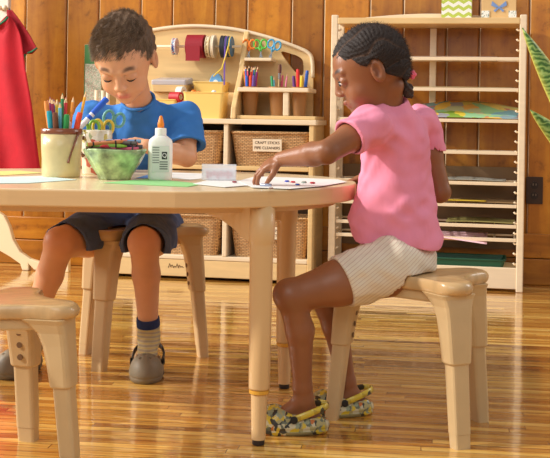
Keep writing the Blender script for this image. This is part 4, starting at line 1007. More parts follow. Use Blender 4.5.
# ================================================================== PEOPLE
def skin_mat(name, sss, rough=.45):
    return mat(name,(200,150,120),rough,vary=.05,vscale=25,attr='Col',sss=sss,bump=.06,bscale=250)
M_SKINB=skin_mat('skin_light',.12); M_SKING=skin_mat('skin_dark',.08,.38)
def srgb(c): return np.array(lin(c)[:3])
class Head:
    def __init__(s, c, fwd, scale, roll=0):
        s.c=Vector(c); f=Vector(fwd).normalized(); u=(Vector((0,0,1))-f*f.z).normalized(); r=f.cross(u).normalized()
        if roll:
            q=Matrix.Rotation(roll,3,f); u=q@u; r=q@r
        s.f,s.u,s.r,s.k=f,u,r,scale; s.M=[r,f,u]
    def p(s,x,y,z): return s.c+(s.r*x+s.f*y+s.u*z)*s.k
    def loc(s,V):
        D=V-np.array(s.c); return np.stack([D@np.array(s.r),D@np.array(s.f),D@np.array(s.u)],1)/s.k
    def mat(s): 
        m=Matrix((s.r*s.k,s.f*s.k,s.u*s.k)).transposed().to_4x4(); m.translation=s.c; return m
    def build(s,F):
        k=s.k; E=lambda c,r,kk=.012,mode='add':F.ell(s.p(*c),[q*k for q in r],s.M,kk*k,mode)
        Cn=lambda a,b,ra,rb,kk=.01,mode='add':F.cone(s.p(*a),s.p(*b),ra*k,rb*k,kk*k,mode)
        E((0,-.008,.020),(.073,.081,.075)); E((0,.030,.018),(.064,.054,.060)); E((0,.030,-.030),(.056,.052,.060),.02)
        E((0,.034,-.062),(.040,.042,.034),.02); E((0,.060,-.084),(.017,.015,.014),.016)
        for x in (-1,1):
            E((x*.034,.052,-.044),(.022,.022,.024),.014)
            E((x*.029,.090,-.004),(.017,.012,.010),.010,'sub')
            E((x*.029,.0725,-.006),(.0155,.0125,.0115),.003)
            Cn((x*.012,.083,.013),(x*.042,.072,.014),.006,.005,.010)
            E((x*.010,.086,-.0345),(.0065,.0075,.0055),.004)
            # ear
            E((x*.074,-.003,-.010),(.008,.0165,.028),.006); E((x*.082,.000,-.008),(.0065,.0095,.018),.002,'sub'); E((x*.076,.006,-.014),(.004,.005,.007),.002)
        Cn((0,.078,.008),(0,.091,-.029),.007,.0088,.010)
        Cn((-.015,.0745,-.0575),(.015,.0745,-.0575),.0048,.0048,.005); Cn((-.004,.0825,-.0568),(.004,.0825,-.0568),.0066,.0066,.006)
        Cn((-.010,.0765,-.0665),(.010,.0765,-.0665),.0056,.0056,.004)
        Cn((-.022,.086,-.0618),(.022,.086,-.0618),.0016,.0016,.002,'sub')
    def colour(s,L,col,skin,lip,brow,lid):
        x,y,z=L[:,0],L[:,1],L[:,2]; inh=(np.abs(x)<.11)&(np.abs(y)<.12)&(np.abs(z)<.13)
        def blend(mask,c,a): col[:]=col*(1-(mask*a)[:,None])+c[None,:]*(mask*a)[:,None]
        g=lambda dx,dy,dz:np.exp(-(dx**2+dy**2+dz**2))
        lips=(inh&(y>.066))*np.exp(-((x/.019)**4)-(((z+.062)/.0085)**4)); blend(lips,lip,.85)
        for sx in (-1,1):
            blend((inh&(y>.03))*g((x-sx*.038)/.018,0,(z+.038)/.018),np.array(skin)*np.array([1.06,.78,.70]),.25)
            blend((inh&(y>.055))*np.exp(-(((x-sx*.030)/.014)**4)-(((z-.0175-.003*(1-((x-sx*.03)/.014)**2))/.0046)**4)),brow,.95)
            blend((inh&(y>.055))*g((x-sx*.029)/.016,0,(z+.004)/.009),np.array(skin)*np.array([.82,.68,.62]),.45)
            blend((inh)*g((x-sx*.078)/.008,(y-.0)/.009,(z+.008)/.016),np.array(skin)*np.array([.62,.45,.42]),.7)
def hand(F, wrist, palm_dir, palm_n, s=1.0, curl=(.5,.5,.5,.5), thumb=.5, side=1, spread=.10, r=.0058):
    """palm_dir wrist->knuckles, palm_n points out of the back of the hand; side=+1: thumb at +lat"""
    w=Vector(wrist); d=Vector(palm_dir).normalized(); n=Vector(palm_n); n=(n-d*n.dot(d)).normalized(); lat=d.cross(n).normalized()*side
    k=s
    F.ell(w+d*.026*k,(.022*k,.027*k,.0105*k),[lat,d,n],.008*k)
    F.ell(w+d*.030*k+lat*.010*k-n*.004*k,(.011*k,.020*k,.009*k),[lat,d,n],.006*k)
    L=[(.024,.016,.013),(.027,.018,.013),(.025,.017,.013),(.019,.013,.011)]
    ends=[]
    for i in range(4):
        off=(.0165-.0112*i); base=w+d*(.046-.003*abs(i-1.2))*k+lat*off*k
        ang=0; p=base; dd=(d+lat*(spread*(1.5-i))).normalized(); rad=r*k*(1 if i<3 else .88)
        F.cone(w+d*.026*k+lat*off*.8*k,base,.0085*k,rad*1.12,.006*k)
        for j in range(3):
            ang+=curl[i]*(.75 if j==0 else 1.0)
            v=(dd*math.cos(ang)-n*math.sin(ang)).normalized(); q=p+v*L[i][j]*k
            F.cone(p,q,rad*(1.06-.1*j),rad*(.98-.12*j),.0012*k); p=q
        ends.append((p,v,rad))
    b=w+d*.012*k+lat*.017*k-n*.003*k; a1=(d*.75+lat*(.85-thumb*.4)-n*(.3+thumb*.45)).normalized(); a2=(d*1.0+lat*(.35-thumb*.5)-n*(.3+thumb*.5)).normalized()
    m1=b+a1*.023*k; m2=m1+a2*.016*k; m3=m2+a2*.013*k
    F.cone(b,m1,.0095*k,.0072*k,.006*k); F.cone(m1,m2,.0068*k,.0062*k,.002*k); F.cone(m2,m3,.0062*k,.0048*k,.001*k)
    return ends
def capfn(a,b,ra,rb,X,Y,Z):
    a=np.array(a,dtype=float); b=np.array(b,dtype=float); ab=b-a
    t=np.clip(((X-a[0])*ab[0]+(Y-a[1])*ab[1]+(Z-a[2])*ab[2])/float(ab@ab),0,1)
    return np.sqrt((X-a[0]-t*ab[0])**2+(Y-a[1]-t*ab[1])**2+(Z-a[2]-t*ab[2])**2)-(ra+(rb-ra)*t)
def below(F,pt,nrm):     # remove everything on the +nrm side of the plane, only near pt when radius given
    pt=np.array(pt,dtype=float); n=np.array(Vector(nrm).normalized())
    return lambda A,X,Y,Z: np.maximum(A,(X-pt[0])*n[0]+(Y-pt[1])*n[1]+(Z-pt[2])*n[2])
def neckcut(pt,nd,R):
    e=np.array(pt); d=np.array(nd)
    def fn(A,X,Y,Z):
        pl=(X-e[0])*d[0]+(Y-e[1])*d[1]+(Z-e[2])*d[2]; ds=np.sqrt(np.maximum((X-e[0])**2+(Y-e[1])**2+(Z-e[2])**2-pl**2,0))
        return np.where((ds<R*1.7)&(pl<.09),np.maximum(A,(pl-1.3*np.maximum(0,ds-R*.62))*.8),A)
    return fn
def tubecut(F, a, b, ra, rb, extend=.0):
    F.cone(a,b,ra,rb,.0,'sub')
def wrinkle(F, amp, fr, ph=0, dirs=((1,.3,.6),(-.5,.8,.7),(.2,-.6,1))):
    def fn(A,X,Y,Z):
        R=A
        for i,d in enumerate(dirs):
            d=np.array(d)/np.linalg.norm(d); q=(X*d[0]+Y*d[1]+Z*d[2])*fr*(1+.45*i)
            wv=np.sin((X*d[1]-Y*d[2]+Z*d[0])*fr*.45+ph+i*1.7)*1.8
            R=R+amp/(1+.6*i)*np.sin(q+wv+ph*2+i)
        return R
    F.apply(fn)
def sheet_cut_sleeve(G, sh, el, frac, r0, r1, thick=.004):
    """sleeve cone from shoulder to frac of upper arm with an open cuff"""
    sh=Vector(sh); el=Vector(el); end=sh.lerp(el,frac); d=(el-sh).normalized()
    return end,d
# ---------------------------------------------------------------- clog
def make_clog(name_mat, strap_mat, sole_mat, holes, rivet):
    F=Field((-.046,-.090,-.004),(.046,.092,.082),.0019)
    F.ell((0,.0,.014),(.038,.082,.024),None,.0); F.ell((0,.034,.022),(.038,.050,.042),None,.012)
    F.ell((0,-.048,.018),(.031,.036,.032),None,.012); F.ell((0,-.012,.022),(.033,.05,.026),None,.01)
    F.ell((.0,-.036,.052),(.0255,.034,.036),None,.006,'sub'); F.ell((0,.0,.066),(.024,.034,.028),None,.008,'sub'); F.ell((0,-.075,.062),(.03,.022,.032),None,.006,'sub')
    F.apply(lambda A,X,Y,Z:np.maximum(A,-Z+.0+0*X))
    # groove above sole
    F.apply(lambda A,X,Y,Z:A+.0016*np.exp(-((Z-.0125)/.0022)**2))
    for (x,y) in holes:
        z=.022+.042*math.sqrt(max(0,1-(x/.0365)**2-((y-.034)/.05)**2)); F.ell((x,y,z),(.0036,.0036,.005),None,.0,'sub')
    return F
HOL=[(-.018,.040),(0,.046),(.018,.040),(-.010,.058),(.010,.058),(-.014,.024),(.014,.024)]
def clog_pair(m_sole, cat_group, m_body, m_strap, m_rivet, poses, strap_back=True, labels=None):
    F=make_clog(None,None,None,HOL,None); out=[]
    for i,(pos,heading,s) in enumerate(poses):
        t=thing('clog_shoe',labels[i],'shoe',pos,heading); t['group']=cat_group; t.scale=(s,s,s)
        if i==0:
            F2=Field((-.046,-.090,-.004),(.046,.092,.03),.0019); F2.ell((0,.0,.012),(.0395,.0835,.024),None,.0); F2.apply(lambda A,X,Y,Z:np.maximum(A,np.maximum(-Z,Z-.0095)+0*X)); F2.mesh('sole',m_sole,t)
            body=F.mesh('shoe_body',m_body,t); bd=body.data
            pts=[Vector(p) for p in ((-.034,.002,.036),(-.036,-.02,.044),(-.033,-.045,.053),(-.022,-.070,.060),(0,-.081,.062),(.022,-.070,.060),(.033,-.045,.053),(.036,-.02,.044),(.034,.002,.036))]
            pts=smoothpoly(pts,4,closed=False); st=MB().tube(pts,.0075,8,flat=.38).build('heel_strap',m_strap,t,smooth=True); sd=st.data
            rv=[]
            for sx in (-1,1):
                b=MB().lathe([(.0085,0),(.0085,.0022),(.005,.003)],16,Matrix.Translation((sx*.0375,.0,.0365))@Matrix.Rotation(sx*PI/2,4,'Y')).build('strap_rivet',m_rivet,t); rv.append(b)
        else:
            for ch in list(out[0].children): c=ch.copy(); C.objects.link(c); c.parent=t
        out.append(t)
    return out
M_CLOG=cells('patterned_clog',[(0,(176,164,110)),(.2,(214,184,50)),(.34,(104,110,90)),(.48,(206,196,160)),(.6,(46,42,36)),(.72,(196,110,40)),(.78,(150,156,126)),(.9,(60,56,46))],100,.3,2.2,.4)
M_CSTR=cells('patterned_strap',[(0,(216,190,60)),(.4,(190,160,50)),(.6,(70,66,50)),(.75,(226,210,110))],90,.3,2,.4)
M_RIV=mat('rivet_black',(34,32,30),.4); M_GREYC=mat('clog_grey',(124,112,92),.55,bump=.1,bscale=90); M_GREYS=mat('clog_strap_dark',(60,56,52),.55)
# ================= GIRL
girl=thing('person','young girl in pink t-shirt and striped shorts sitting on the stool, reaching over the table','person',(.3045,2.626,0))
GH=Head(P(370.5,68.5,2.60),(-.93,-.06,-.36),.96,roll=0)
gS=dict(shL=P(369,126,2.53),elL=P(327,152,2.445),wrL=P(281,159,2.545),shR=P(421,124,2.74),elR=P(440,192,2.73),wrR=P(372,176,2.86),
        chest=P(394,148,2.645),belly=P(394,205,2.65),pel=P(396,254,2.65),neck=P(386,104,2.625))
hipL=P(385,270,2.57); hipR=P(385,268,2.70); knL=P(291,296,2.50); anL=P(304,399,2.54); knR=P(322,292,2.68); anR=P(350,394,2.70)
SG=srgb((150,96,64))
F=Field((-.10,2.36,.0),(.46,2.96,.98),.0028)
for a,b,ra,rb in ((gS['pel'],gS['belly'],.072,.066),(gS['belly'],gS['chest'],.066,.066),(gS['chest'],gS['neck'],.05,.036)): F.cone(a,b,ra,rb,.03)
F.cone(gS['shL'],gS['shR'],.034,.034,.02)
F.cone(gS['neck'],GH.p(0,-.030,-.055),.034,.031,.015)
for sh,el,wr in (('shL','elL','wrL'),('shR','elR','wrR')):
    a,b,c=gS[sh],gS[el],gS[wr]; m=a.lerp(b,.45); m2=b.lerp(c,.3)
    F.chain([a,m,b],[.034,.030,.0255],.012); F.chain([b,m2,c],[.0255,.0265,.0165],.006)
GH.build(F)
for h,kn,an in ((hipL,knL,anL),(hipR,knR,anR)):
    F.chain([h,h.lerp(kn,.5),kn],[.062,.048,.0355],.02)
    ca=kn.lerp(an,.33)+Vector((.010,0,0)); F.chain([kn,ca,an.lerp(kn,.12),an],[.032,.030,.020,.019],.012)
    F.ell(kn+Vector((-.006,0,.004)),(.033,.033,.033),None,.01)
# feet (inside the clogs)
def foot(F,an,d,sc=1):
    d=Vector(d).normalized(); heel=Vector((an.x,an.y,.032))-d*.018*sc; toe=Vector((an.x,an.y,.026))+d*.075*sc
    F.cone(an,heel,.021*sc,.022*sc,.012); F.cone(heel,toe,.021*sc,.015*sc,.012); F.cone(an,toe,.019*sc,.014*sc,.012)
fdL=Vector((-1,-.10,0)); fdR=Vector((-.97,-.25,0))
foot(F,anL,fdL,.9); foot(F,anR,fdR,.9)
hd=(P(262,171,2.58)-gS['wrL']); hand(F,gS['wrL'],Vector((-.045,.012,-.022)),Vector((-.45,-.35,.85)),.93,curl=(.50,.44,.46,.52),thumb=.55,side=-1,spread=.16)
hand(F,gS['wrR'],Vector((-.06,.01,-.012)),Vector((0,0,1)),.88,curl=(.25,.25,.3,.35),thumb=.5,side=-1)
def gcol(V):
    c=np.tile(SG,(len(V),1)); L=GH.loc(V); GH.colour(L,c,SG,srgb((150,78,66)),srgb((44,28,22)),None)
    # knees and elbows darker
    for k in (knL,knR,gS['elL'],gS['elR']):
        d=np.linalg.norm(V-np.array(k),axis=1); c*= (1-.25*np.exp(-(d/.035)**2))[:,None]
    return c
gb_=F.mesh('body',M_SKING,None,gcol); sub_inv(girl,gb_)
# shirt
M_PINK=mat('pink_cotton',(238,146,174),.85,vary=.07,vscale=12,bump=.9,bscale=20,stretch=(1.6,1.6,.6))
G=Field((.02,2.38,.33),(.46,2.92,.80),.0028)
G.chain([gS['pel']+Vector((.006,0,.028)),gS['belly'],gS['chest']],[.099,.086,.078],.03); G.ell(gS['belly']+Vector((-.015,0,-.03)),(.088,.080,.07),None,.02)
G.cone(gS['shL']+Vector((0,.01,-.004)),gS['shR']+Vector((0,-.01,-.004)),.043,.043,.035)
G.cone(gS['chest'],gS['neck'],.066,.044,.03)
slv=[]
for sh,el in (('shL','elL'),('shR','elR')):
    a,b=gS[sh],gS[el]; fr=.50 if sh=='shL' else .46; e=a.lerp(b,fr); d=(b-a).normalized(); G.cone(a,e+d*.02,.042,.044 if sh=='shL' else .038,.018); slv.append((a,b,e,d))
wrinkle(G,.0030,48,1.0,((1,1,.25),(-.6,1,.3),(.9,.2,-.5))); wrinkle(G,.0014,110,2.0)
zh=P(395,244,2.65).z
G.apply(lambda A,X,Y,Z:np.maximum(A,zh+.006*np.sin(X*30+Y*22)-(X-.3)*.03-Z))
for a,b,e,d in slv:
    en=np.array(e); dn=np.array(d); lp=capfn(e-d*.03,b,.08,.08,*([G.ax[0][:,None,None],G.ax[1][None,:,None],G.ax[2][None,None,:]]))
    def cf(A,X,Y,Z,en=en,dn=dn,a=np.array(a)):
        pl=(X-en[0])*dn[0]+(Y-en[1])*dn[1]+(Z-en[2])*dn[2]
        dist=np.sqrt((X-en[0]-dn[0]*pl)**2+(Y-en[1]-dn[1]*pl)**2+(Z-en[2]-dn[2]*pl)**2)
        return np.where((dist<.066)&(pl>-.004)&(pl<.06),np.maximum(A,pl),A)
    G.apply(cf)
    G.cone(e-d*.03,e+d*.03,.031,.042,.0,'sub')
# neckline
nk=gS['neck']; nd=(GH.p(0,-.03,-.055)-nk).normalized()
G.apply(neckcut(nk+nd*.016,nd,.062)); G.cone(nk-nd*.004,nk+nd*.05,.036,.044,.003,'sub')
G.cone(gS['pel']-Vector((0,0,.05)),gS['pel']+Vector((0,0,.0)),.088,.090,0,'sub')
o=G.mesh('pink_t_shirt',M_PINK,None); sub_inv(girl,o)
# shorts
M_SHG=stripes('striped_cotton',(226,214,194),(214,200,180),44,'Z',.85,.86,(0,math.radians(38),0),(176,120,110),.1)
G=Field((.10,2.42,.24),(.46,2.86,.50),.0028)
G.ell(gS['pel']+Vector((.004,0,-.010)),(.090,.104,.066),None,.02)
for h,kn,fr in ((hipL,knL,.47),(hipR,knR,.55)):
    e=h.lerp(kn,fr); d=(kn-h).normalized(); G.cone(h+Vector((.004,0,.004)),e+d*.02,.070,.0565,.03)
wrinkle(G,.0018,70,.3); wrinkle(G,.001,130,2.2)
G.apply(lambda A,X,Y,Z:np.maximum(A,np.where((Y>2.485+(.37-X)*.36)&(X>.10),.3515,.20)-Z))
for h,kn,fr in ((hipL,knL,.47),(hipR,knR,.55)):
    e=h.lerp(kn,fr); d=(kn-h).normalized(); en=np.array(e); dn=np.array(d)
    G.apply(lambda A,X,Y,Z:np.where(np.abs(Y-en[1])<.075,np.maximum(A,(X-en[0])*dn[0]+(Y-en[1])*dn[1]+(Z-en[2])*dn[2]-.01*np.sin((Z-en[2])*14)),A))
    G.cone(e-d*.03,e+d*.03,.047,.0535,0,'sub')
o=G.mesh('striped_shorts',M_SHG,None); sub_inv(girl,o)
# hair : cornrows
M_HAIRG=mat('black_hair',(52,40,36),.7,attr='Col',bump=.5,bscale=260)
hb=[GH.c.x-.13,GH.c.y-.13,GH.c.z-.13]; he=[GH.c.x+.13,GH.c.y+.13,GH.c.z+.13]
G=Field(hb,he,.0018)
G.ell(GH.p(0,-.008,.022),(.0745,.0835,.0760),GH.M,0); G.ell(GH.p(0,-.034,-.022),(.058,.050,.050),GH.M,.02)
def loc3(X,Y,Z,H):
    dx,dy,dz=X-H.c.x,Y-H.c.y,Z-H.c.z; g=lambda v:(dx*v.x+dy*v.y+dz*v.z)/H.k
    return g(H.r),g(H.f),g(H.u)
def rows(x,y,z):
    ang=np.arctan2(x,z+.02); q=np.arctan2(y+.01,z+.02)
    return np.abs(np.cos(ang*5.6+.55*np.sin(q*5)+.3*y*20)), q
def gh(A,X,Y,Z):
    x,y,z=loc3(X,Y,Z,GH); c,q=rows(x,y,z)
    A=A-.0055*(c**.6-.35)-.0011*np.sin(q*62+np.sign(x)*1)*c-.0012*np.sin(X*700+Y*500)*np.sin(Z*650+X*300)
    line=np.where(y>-.02, .040+(y-.055)*.80, -.020+(y+.02)*.62)
    line=line-.0+.004*np.sin(x*160+y*120)
    ear=((np.abs(x)-.074)/.03)**2+((y+.001)/.0205)**2+((z+.012)/.032)**2
    A=np.maximum(A,(line-z)*.75); A=np.maximum(A,(1-ear)*.012)
    return A
G.apply(gh)
def hcol(V):
    L=GH.loc(V); c,q=rows(L[:,0],L[:,1],L[:,2]); t=np.clip((c-.05)/.2,0,1)[:,None]
    return srgb((88,64,50))*(1-t)+srgb((46,36,33))*t
o=G.mesh('braided_hair',M_HAIRG,None,hcol); sub_inv(girl,o)
Vh=G.V; rnd=np.random.RandomState(3)
def fuzz(H,V,n,lmin,lmax,r,flow,jit,name,m,parent,pred=None,taper=.25,seg=3):
    mb=MB(); idx=rnd.permutation(len(V)); cnt=0; cc=np.array(H.c)
    vs=[];fs=[]
    for i in idx:
        p=Vector(V[i]); l=H.loc(V[i][None,:])[0]
        if pred and not pred(l): continue
        nrm=(p-H.p(0,-.012,.015)).normalized(); fl=H.r*flow(l)[0]+H.f*flow(l)[1]+H.u*flow(l)[2]
        d=(nrm*flow(l)[3]+fl+Vector(rnd.normal(0,jit,3))).normalized(); L=rnd.uniform(lmin,lmax)
        side=d.cross(nrm+Vector((.01,.02,.03))).normalized(); bend=(fl-nrm*.15)*L*.35
        o0=len(vs)
        for s_ in range(seg+1):
            t=s_/seg; c=p-nrm*.002+d*L*t+bend*t*t; rr=r*(1-(1-taper)*t); b2=d.cross(side)
            for q in range(3): a=2*PI*q/3; vs.append(c+side*rr*math.cos(a)+b2*rr*math.sin(a))
        for s_ in range(seg):
            for q in range(3): a=o0+s_*3+q; b=o0+s_*3+(q+1)%3; fs.append((a,b,b+3,a+3))
        cnt+=1
        if cnt>=n: break
    me=bpy.data.meshes.new(name); me.from_pydata([tuple(v) for v in vs],[],fs); me.update(); me.materials.append(m); me.polygons.foreach_set('use_smooth',[True]*len(me.polygons))
    o=bpy.data.objects.new(name,me); C.objects.link(o); sub_inv(parent,o); o['kind']='stuff'; return o
M_HG2=mat('black_hair_fuzz',(66,50,44),.7)
fuzz(GH,Vh,9000,.004,.012,.0004,lambda l:(0,-.5,.1,.55),.6,'loose_hairs',M_HG2,girl)
b=MB(); pb=GH.p(.004,-.066,-.078)
G=Field(pb-Vector((.03,.03,.03)),pb+Vector((.03,.03,.03)),.0015); G.ell(pb,(.013,.013,.015),None,0); G.ell(pb+Vector((.004,0,-.010)),(.009,.009,.010),None,.004); G.cone(GH.p(.004,-.062,-.045),pb,.009,.009,.003); wrinkle(G,.0012,500,.2)
o=G.mesh('hair_bun',M_HG2,None); sub_inv(girl,o)
b=MB(); pq=GH.p(-.012,-.083,-.046)
for i in range(5): a=2*PI*i/5; b.ball(pq+Vector((.002,.0,0))+Vector((math.cos(a)*.006,0,math.sin(a)*.006)),.0055,8,6)
b.ball(pq+Vector((.002,-.006,0)),.004,8,6)
o=b.build('pink_hair_bow',mat('bow_pink',(240,110,140),.5),None,smooth=True); sub_inv(girl,o)
# eyes, lashes
M_LASH=mat('lash_dark',(24,18,16),.5); M_EYE=mat('eye_white',(222,214,206),.2,coat=.6); M_IRIS=mat('iris_brown',(34,20,14),.15,coat=.8)
def eyes(H,parent,open_=True,low=-.011):
    for sx in (-1,1):
        if open_:
            e=MB().ball((0,0,0),1,14,10,sc=(.0100,.0080,.0050)).build('eye',M_EYE,None,smooth=True); 
            e.matrix_world=H.mat()@Matrix.Translation((sx*.029,.0785,-.0095)); parent_keep(e,parent)
            i=MB().ball((0,0,0),1,12,8,sc=(.0056,.0034,.0048)).build('iris',M_IRIS,None,smooth=True); i.matrix_world=H.mat()@Matrix.Translation((sx*.029,.0848,-.0108)); parent_keep(i,parent)
        pts=[H.p(sx*.029+.0135*t, .0855-.010*t*t+ (0), (low if not open_ else -.0062)-(.0022*(1-t*t) if not open_ else -.0020*(1-t*t))) for t in [-1,-.6,-.2,.2,.6,1]]
        o=MB().tube(pts,[.0006,.0015,.0019,.0019,.0016,.0008],6).build('eyelashes',M_LASH,None,smooth=True); sub_inv(parent,o)
def parent_keep(o,parent):
    mw=o.matrix_world.copy(); o.parent=parent; o.matrix_parent_inverse=Matrix.LocRotScale(parent.location,parent.rotation_euler,None).inverted(); o.matrix_basis=mw
eyes(GH,girl,True)
hL=math.atan2(fdL.y,fdL.x)-PI/2; hR=math.atan2(fdR.y,fdR.x)-PI/2
def shoepos(an,d,k): d=Vector(d).normalized(); return Vector((an.x,an.y,0))+d*k
clog_pair(mat('sole_olive',(150,140,96),.5),'patterned clogs of the girl',M_CLOG,M_CSTR,M_RIV,[(shoepos(anL,fdL,.026),hL,.98),(shoepos(anR,fdR,.024),hR,.96)],
   labels=['yellow and black patterned clog nearest the table leg, on the left foot of the girl','yellow and black patterned clog behind the stool leg, on the right foot of the girl'])
# ================= BOY
boy=thing('person','young boy in blue t-shirt and denim shorts sitting behind the table, looking down','person',(-.372,3.29,0))
BH=Head(P(125,57,3.13),(-.09,-.77,-.62),1.085,roll=.05)
shL_=P(91,117,3.33); shR_=P(184,118,3.33); nk=P(139,104,3.27); ch=P(136,150,3.36); be=P(135,190,3.40); pe=P(134,222,3.395)
elR_=P(187,157,3.265); wrR_=P(146,146,3.14); elL_=P(74,157,3.27); wrL_=P(103,150,3.12)
hR_=P(158,229,3.33); hL_=P(112,229,3.34); kR=P(144,243,3.02); kL=P(60,243,3.04); aR=P(149,338,3.09); aL=P(26,342,3.11)
SB=srgb((222,164,126))
F=Field((-.86,2.90,.0),(-.16,3.56,1.04),.0032)
F.chain([pe,be,ch],[.082,.075,.074],.03); F.cone(ch,nk,.06,.036,.03); F.cone(shL_,shR_,.036,.036,.02); F.cone(nk,BH.p(0,-.030,-.050),.038,.037,.015)
for a,b_,c in ((shL_,elL_,wrL_),(shR_,elR_,wrR_)):
    F.chain([a,a.lerp(b_,.5),b_],[.036,.031,.028],.012); F.chain([b_,b_.lerp(c,.3),c],[.028,.029,.0195],.006)
BH.build(F)
for h,kn,an in ((hR_,kR,aR),(hL_,kL,aL)):
    F.chain([h,h.lerp(kn,.5),kn],[.066,.056,.042],.02); ca=kn.lerp(an,.33)+Vector((0,.012,0))
    F.chain([kn,ca,an.lerp(kn,.12),an],[.038,.036,.025,.023],.012); F.ell(kn+Vector((0,-.006,.004)),(.038,.036,.038),None,.01)
fR=Vector((.02,-1,0)); fL=Vector((-.25,-1,0)); foot(F,aR,fR,1.05); foot(F,aL,fL,1.05)
hand(F,wrR_,Vector((-.05,-.012,.002)),Vector((.15,-.75,.6)),1.0,curl=(.75,.8,.8,.8),thumb=.5,side=1,r=.0062)
hand(F,wrL_,Vector((.04,-.02,-.01)),Vector((-.1,-.6,.75)),1.0,curl=(.6,.6,.65,.7),thumb=.5,side=-1,r=.0062)
def bcol(V):
    c=np.tile(SB,(len(V),1)); L=BH.loc(V); BH.colour(L,c,SB,srgb((206,110,104)),srgb((100,72,54)),None)
    for k in (kR,kL):
        d=np.linalg.norm(V-np.array(k)+np.array([0,.03,0]),axis=1); m=np.exp(-(d/.035)**2)[:,None]; c=c*(1-.3*m)+c*np.array([.95,.6,.55])*.3*m
    return c
o=F.mesh('body',M_SKINB,None,bcol); sub_inv(boy,o)
M_BLUE=mat('blue_cotton',(58,124,200),.85,vary=.07,vscale=12,bump=.9,bscale=20,stretch=(1.6,1.6,.6))
G=Field((-.68,3.10,.38),(-.12,3.56,.80),.003)
G.chain([pe+Vector((0,0,.01)),be,ch],[.098,.094,.088],.03); G.cone(shL_+Vector((0,0,-.004)),shR_+Vector((0,0,-.004)),.046,.046,.04); G.cone(ch,nk,.072,.048,.03)
slv=[]
for a,b_,fr in ((shL_,elL_,.78),(shR_,elR_,.72)):
    e=a.lerp(b_,fr); d=(b_-a).normalized(); G.cone(a,e+d*.02,.046,.056,.02); slv.append((b_,e,d))
wrinkle(G,.0026,55,.4); wrinkle(G,.0014,110,1.4)
G.apply(lambda A,X,Y,Z:np.maximum(A,.47-Z+0*X+0*Y))
for b_,e,d in slv:
    en=np.array(e); dn=np.array(d)
    def cf(A,X,Y,Z,en=en,dn=dn):
        pl=(X-en[0])*dn[0]+(Y-en[1])*dn[1]+(Z-en[2])*dn[2]
        dist=np.sqrt((X-en[0]-dn[0]*pl)**2+(Y-en[1]-dn[1]*pl)**2+(Z-en[2]-dn[2]*pl)**2)
        return np.where((dist<.075)&(pl>-.004)&(pl<.06),np.maximum(A,pl),A)
    G.apply(cf); G.cone(e-d*.03,e+d*.03,.034,.050,0,'sub')
nd=(BH.p(0,-.030,-.050)-nk).normalized(); G.apply(neckcut(nk+nd*.018,nd,.075)); G.cone(nk,nk+nd*.05,.040,.052,.003,'sub')
o=G.mesh('blue_t_shirt',M_BLUE,None); sub_inv(boy,o)
# collar ring
cc=nk+nd*.014; s1_=nd.orthogonal().normalized(); s2_=nd.cross(s1_)
o=MB().tube([cc+s1_*math.cos(2*PI*i/32)*.0455+s2_*math.sin(2*PI*i/32)*.0455 for i in range(32)],.0045,8,closed=True).build('shirt_collar',M_BLUE,None,smooth=True); sub_inv(boy,o)
M_DEN=mat('dark_denim',(82,98,136),.85,vary=.25,vscale=16,bump=.3,bscale=160)
G=Field((-.74,2.94,.28),(-.20,3.56,.56),.003)
G.ell(pe+Vector((0,0,.0)),(.122,.112,.09),None,.02)
slv=[]
for h,kn in ((hR_,kR),(hL_,kL)):
    e=h.lerp(kn,.985 if kn is kR else .88); d=(kn-h).normalized(); G.cone(h,e+d*.02+Vector((0,0,-.014)),.080,.066,.03); slv.append((e,d,kn))
wrinkle(G,.0028,60,.9); wrinkle(G,.0014,120,.1)
G.apply(lambda A,X,Y,Z:np.maximum(A,np.where(Y>3.17,.3835,.33)-Z+0*X))
for e,d,kn in slv:
    en=np.array(e); dn=np.array(Vector((d.x,d.y,d.z-.35)).normalized())
    def cf(A,X,Y,Z,en=en,dn=dn):
        pl=(X-en[0])*dn[0]+(Y-en[1])*dn[1]+(Z-en[2])*dn[2]
        return np.where((np.abs(X-en[0])<.085)&(Y<3.2),np.maximum(A,pl),A)
    G.apply(cf); G.cone(e-d*.04,e+d*.04+Vector((0,0,-.012)),.050,.060,0,'sub')
o=G.mesh('denim_shorts',M_DEN,None); sub_inv(boy,o)
# hair
M_HB=mat('brown_hair',(96,72,52),.55,bump=.5,bscale=200,vary=.25,vscale=30)
M_HB2=mat('brown_hair_strands',(122,98,74),.5,vary=.3,vscale=40); M_HB3=mat('brown_hair_strands_light',(146,118,92),.5)
G=Field([BH.c.x-.15,BH.c.y-.15,BH.c.z-.15],[BH.c.x+.15,BH.c.y+.15,BH.c.z+.15],.0025)
k=BH.k; G.ell(BH.p(0,-.014,.028),(.0765*k,.091*k,.083*k),BH.M,0); G.ell(BH.p(0,-.045,-.015),(.064*k,.056*k,.056*k),BH.M,.02)
def bh(A,X,Y,Z):
    x,y,z=loc3(X,Y,Z,BH); line=np.where(y>-.005,.024+(y-.055)*.66,-.0135+(y+.005)*.75); line=line+.0025*np.sin(x*110)+.002*np.sin(x*240+1)
    A=A-.0025*np.sin(x*150+y*60)*np.sin(y*130+z*90)-.0015*np.sin(x*310+z*200)
    ear=((np.abs(x)-.076)/.03)**2+((y+.001)/.021)**2+((z+.014)/.033)**2
    A=np.maximum(A,(line-z)*.8); return np.maximum(A,(1-ear)*.012)
G.apply(bh); o=G.mesh('short_hair',M_HB,None); sub_inv(boy,o)
HPRED=lambda l:not (l[1]>.01 and l[2]-(.024+(l[1]-.055)*.66)<.014)
fuzz(BH,G.V,8500,.008,.015,.0008,lambda l:(.30+.35*math.sin(l[0]*26+l[1]*30),.75 if l[1]>-.05 else .1,-.45 if l[2]<.07 else .0,.20),.13,'hair_strands',M_HB2,boy,pred=HPRED)
